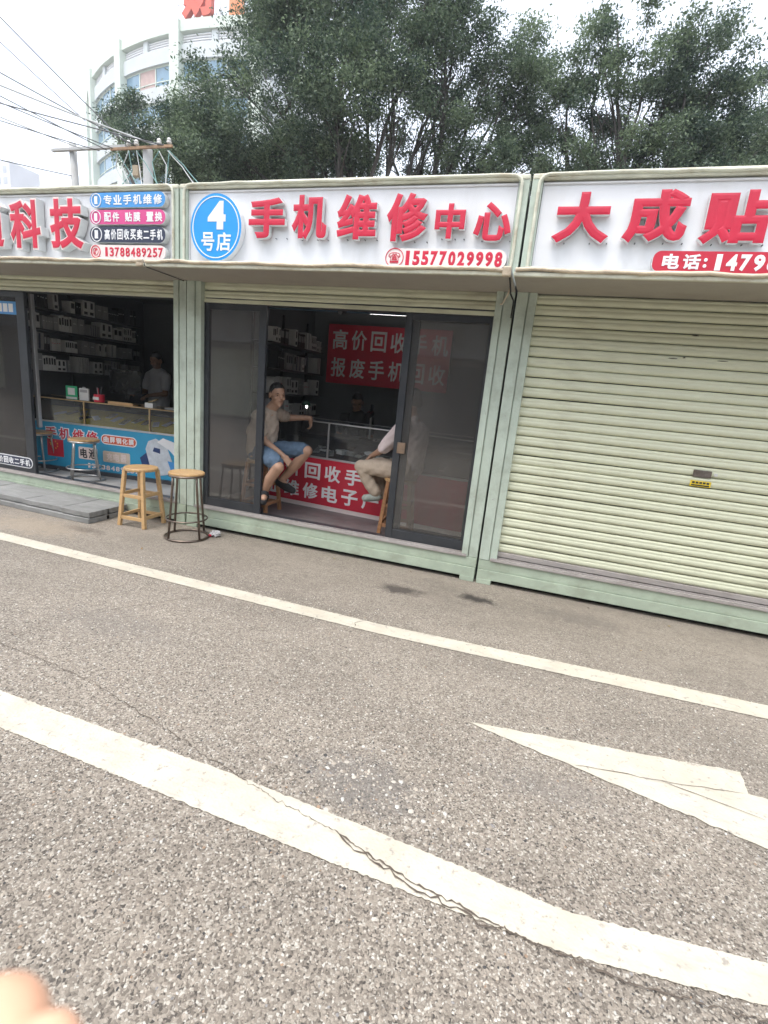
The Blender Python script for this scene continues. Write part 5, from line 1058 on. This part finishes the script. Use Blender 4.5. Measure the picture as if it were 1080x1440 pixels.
# ------------------------------------------------------------------ poles and wires
CONC = mat('pole_concrete', (0.42, 0.42, 0.41), 0.8, 0.15, 6, dirt=(0.25, 0.24, 0.22)); RUST = mat('rusty_steel', (0.32, 0.20, 0.12), 0.8, 0.35, 14, dirt=(0.5, 0.33, 0.2), dirt_amt=0.6); PORC = mat('porcelain', (0.68, 0.66, 0.62), 0.3, 0.08, 9)
WIREM = mat('wire_grey', (0.10, 0.105, 0.11), 0.6, 0.2, 5); WIREG = mat('wire_green', (0.12, 0.24, 0.22), 0.6, 0.2, 5); WIREW = mat('wire_pale', (0.42, 0.43, 0.42), 0.6, 0.15, 5)
pA = thing('utility_pole', (-11.5, 10.5, 0), 'grey concrete pole with a plain cross arm beside the round building', 'pole', 'poles behind the kiosks')
build('post', MB().tube([(-11.45, 10.5, 0), (-11.68, 10.5, 6.62)], [0.12, 0.08], 12), CONC, pA, smooth=True); build('cross_arm', MB().box(-12.2, -10.0, 10.36, 10.44, 6.43, 6.49), CONC, pA, 0.005)
pB = thing('utility_pole', (-8.59, 9.5, 0), 'concrete pole with a rusty cross arm and four insulators', 'pole', 'poles behind the kiosks')
build('post', MB().tube([(-8.59, 9.5, 0), (-8.59, 9.5, 5.96)], [0.13, 0.095], 12), CONC, pB, smooth=True); build('cross_arm', MB().box(-9.42, -7.88, 9.36, 9.40, 5.92, 5.97), RUST, pB, 0.004)
INS = []
for px in (181, 192, 224, 238):
    p = at(px, 207, 9.38); x = p[0]; INS.append((x, 9.38, 6.06))
    build('insulator', MB().lathe((x, 9.38, 5.97), [(0.012, 0), (0.012, 0.02), (0.045, 0.025), (0.05, 0.05), (0.03, 0.065), (0.042, 0.075), (0.04, 0.10), (0.02, 0.12)], 14), PORC, pB, smooth=True)
build('junction_box', MB().box(-8.92, -8.78, 9.42, 9.52, 5.46, 5.66), mat('box_tan', (0.45, 0.36, 0.25), 0.7), pB, 0.01)
def wire(pts3, r, m, label, sag=0.02, n=16, group='overhead wires'):
    P = []
    for a, b in zip(pts3[:-1], pts3[1:]):
        a = Vector(a); b = Vector(b); L = (b-a).length
        for i in range(n): t = i/n; P.append(a.lerp(b, t)-Vector((0, 0, sag*L*4*t*(1-t))))
    P.append(Vector(pts3[-1])); o = build('overhead_wire', MB().tube(P, r, 6), m, None, smooth=True); return tag(o, label, 'wire', group)
LW = 'grey overhead wire running from the poles into the sky'
for (px0, py0, px1, py1, Y1, r, m) in ((-60,-38,182,206,9.4,.011,WIREM), (-60,2,120,170,10.4,.010,WIREM), (-60,68,193,206,9.4,.012,WIREM), (-60,95,224,206,9.4,.016,WIREW), (-60,103,150,211,10.4,.011,WIREM), (-60,128,238,206,9.4,.012,WIREM), (-60,140,120,211,10.4,.011,WIREW), (-60,150,140,212,10.4,.010,WIREM), (-60,118,165,211,9.4,.010,WIREM), (-60,210,105,248,10.5,.010,WIREM)):
    wire([tuple(at(px0, py0, 8.2)), tuple(at(px1, py1, Y1))], r, m, LW, 0.006)
LD = 'loose service wire hanging down from the rusty cross arm'
for (a, b, c, m) in (((181,212),(172,235),(182,252),WIREW), ((181,212),(186,240),(170,256),WIREG), ((192,212),(205,230),(224,256),WIREG), ((192,212),(196,235),(200,256),WIREW), ((224,212),(214,228),(222,258),WIREG), ((224,213),(234,232),(233,258),WIREW), ((238,213),(236,235),(232,258),WIREG), ((238,212),(258,232),(282,254),WIREG), ((236,212),(256,234),(276,256),WIREW), ((165,215),(163,236),(178,256),WIREW), ((166,215),(180,238),(196,256),WIREG)):
    wire([tuple(at(*a, 9.34)), tuple(at(*b, 9.30)), tuple(at(c[0], c[1]+6, 9.0))], 0.010, m, LD, 0.02, 8, 'service wires on the rusty pole')

# ------------------------------------------------------------------ added unseen terrace across the lane (shades the interiors, mirrored in the glass doors)
ter = thing('added_terrace', (-4, -9, 0), 'plain grey beige terrace added out of view across the paving to shade the kiosks', 'building')
build('wall', MB().box(-34, 26, -13, -9, 0, 8.2), mat('terrace_wall', (0.27, 0.25, 0.22), 0.8, 0.2, 0.4, dirt=(0.15, 0.14, 0.12)), ter)
build('canopy', MB().box(-34, 26, -8.995, -7.9, 2.9, 3.05), mat('terrace_canopy', (0.25, 0.25, 0.25), 0.7), ter)
for i in range(12):
    w = build('window', MB().box(-32.5+i*4.9, -30.3+i*4.9, -8.996, -8.93, 4.2, 6.2), ALU, ter); build('pane', MB().box(-32.4+i*4.9, -30.4+i*4.9, -8.929, -8.92, 4.3, 6.1), WINB, w)
    build('shop_door', MB().box(-33.2+i*4.9, -29.6+i*4.9, -8.996, -8.94, 0.1, 2.7), [DOORFR, SHUT, WALLIN][i % 3], ter)

# ------------------------------------------------------------------ photographer's hand
def on_ray(px, py, d): v = ray(px, py); return CAM+v*d
hand = thing('photographer_hand', tuple(on_ray(-420, 1900, 0.16)), "photographer's bare fingertips close to the lens", 'hand')
SKINH = mat('skin_warm', (0.74, 0.42, 0.27), 0.5, 0.08, 40, 0.05, 300)
tip1, k1p, b1 = on_ray(-12, 1462, 0.092), on_ray(-190, 1560, 0.100), on_ray(-380, 1760, 0.125)
tip2, k2p, b2 = on_ray(62, 1484, 0.084), on_ray(-120, 1660, 0.098), on_ray(-330, 1840, 0.125)
P = [capsule(tip1, k1p, 0.0098, 0.0105), capsule(k1p, b1, 0.0105, 0.0115), capsule(tip2, k2p, 0.0062, 0.0085), capsule(k2p, b2, 0.009, 0.0105)]
for q in ((60, 1640), (20, 1760)):
    P += [capsule(on_ray(q[0]-30, q[1], 0.088), on_ray(q[0]-220, q[1]+90, 0.105), 0.0085, 0.0095), capsule(on_ray(q[0]-220, q[1]+90, 0.105), on_ray(-360, 1900, 0.13), 0.0095, 0.011)]
P += [capsule(b1, on_ray(-420, 2050, 0.15), 0.02, 0.024), capsule(b2, on_ray(-300, 2050, 0.15), 0.018, 0.022), capsule(on_ray(-420, 2050, 0.15), on_ray(-560, 2500, 0.19), 0.026, 0.028), capsule(on_ray(-300, 2050, 0.15), on_ray(-560, 2500, 0.19), 0.022, 0.028)]
fuse('hand_skin', P, 0.0016, SKINH, hand, 6)

# ------------------------------------------------------------------ humid air
hz = bpy.data.materials.new('haze_air'); hz.use_nodes = True; N = hz.node_tree.nodes; N.clear(); ho = N.new('ShaderNodeOutputMaterial'); pv = N.new('ShaderNodeVolumePrincipled')
pv.inputs['Color'].default_value = (0.93, 0.97, 1.0, 1); pv.inputs['Density'].default_value = 0.0017; pv.inputs['Anisotropy'].default_value = 0.2; hz.node_tree.links.new(pv.outputs[0], ho.inputs['Volume'])
tag(build('haze', MB().box(-760, 760, -760, 760, -1.0, 75.0), hz), 'pale humid summer air over the whole place', 'haze', kind='stuff')
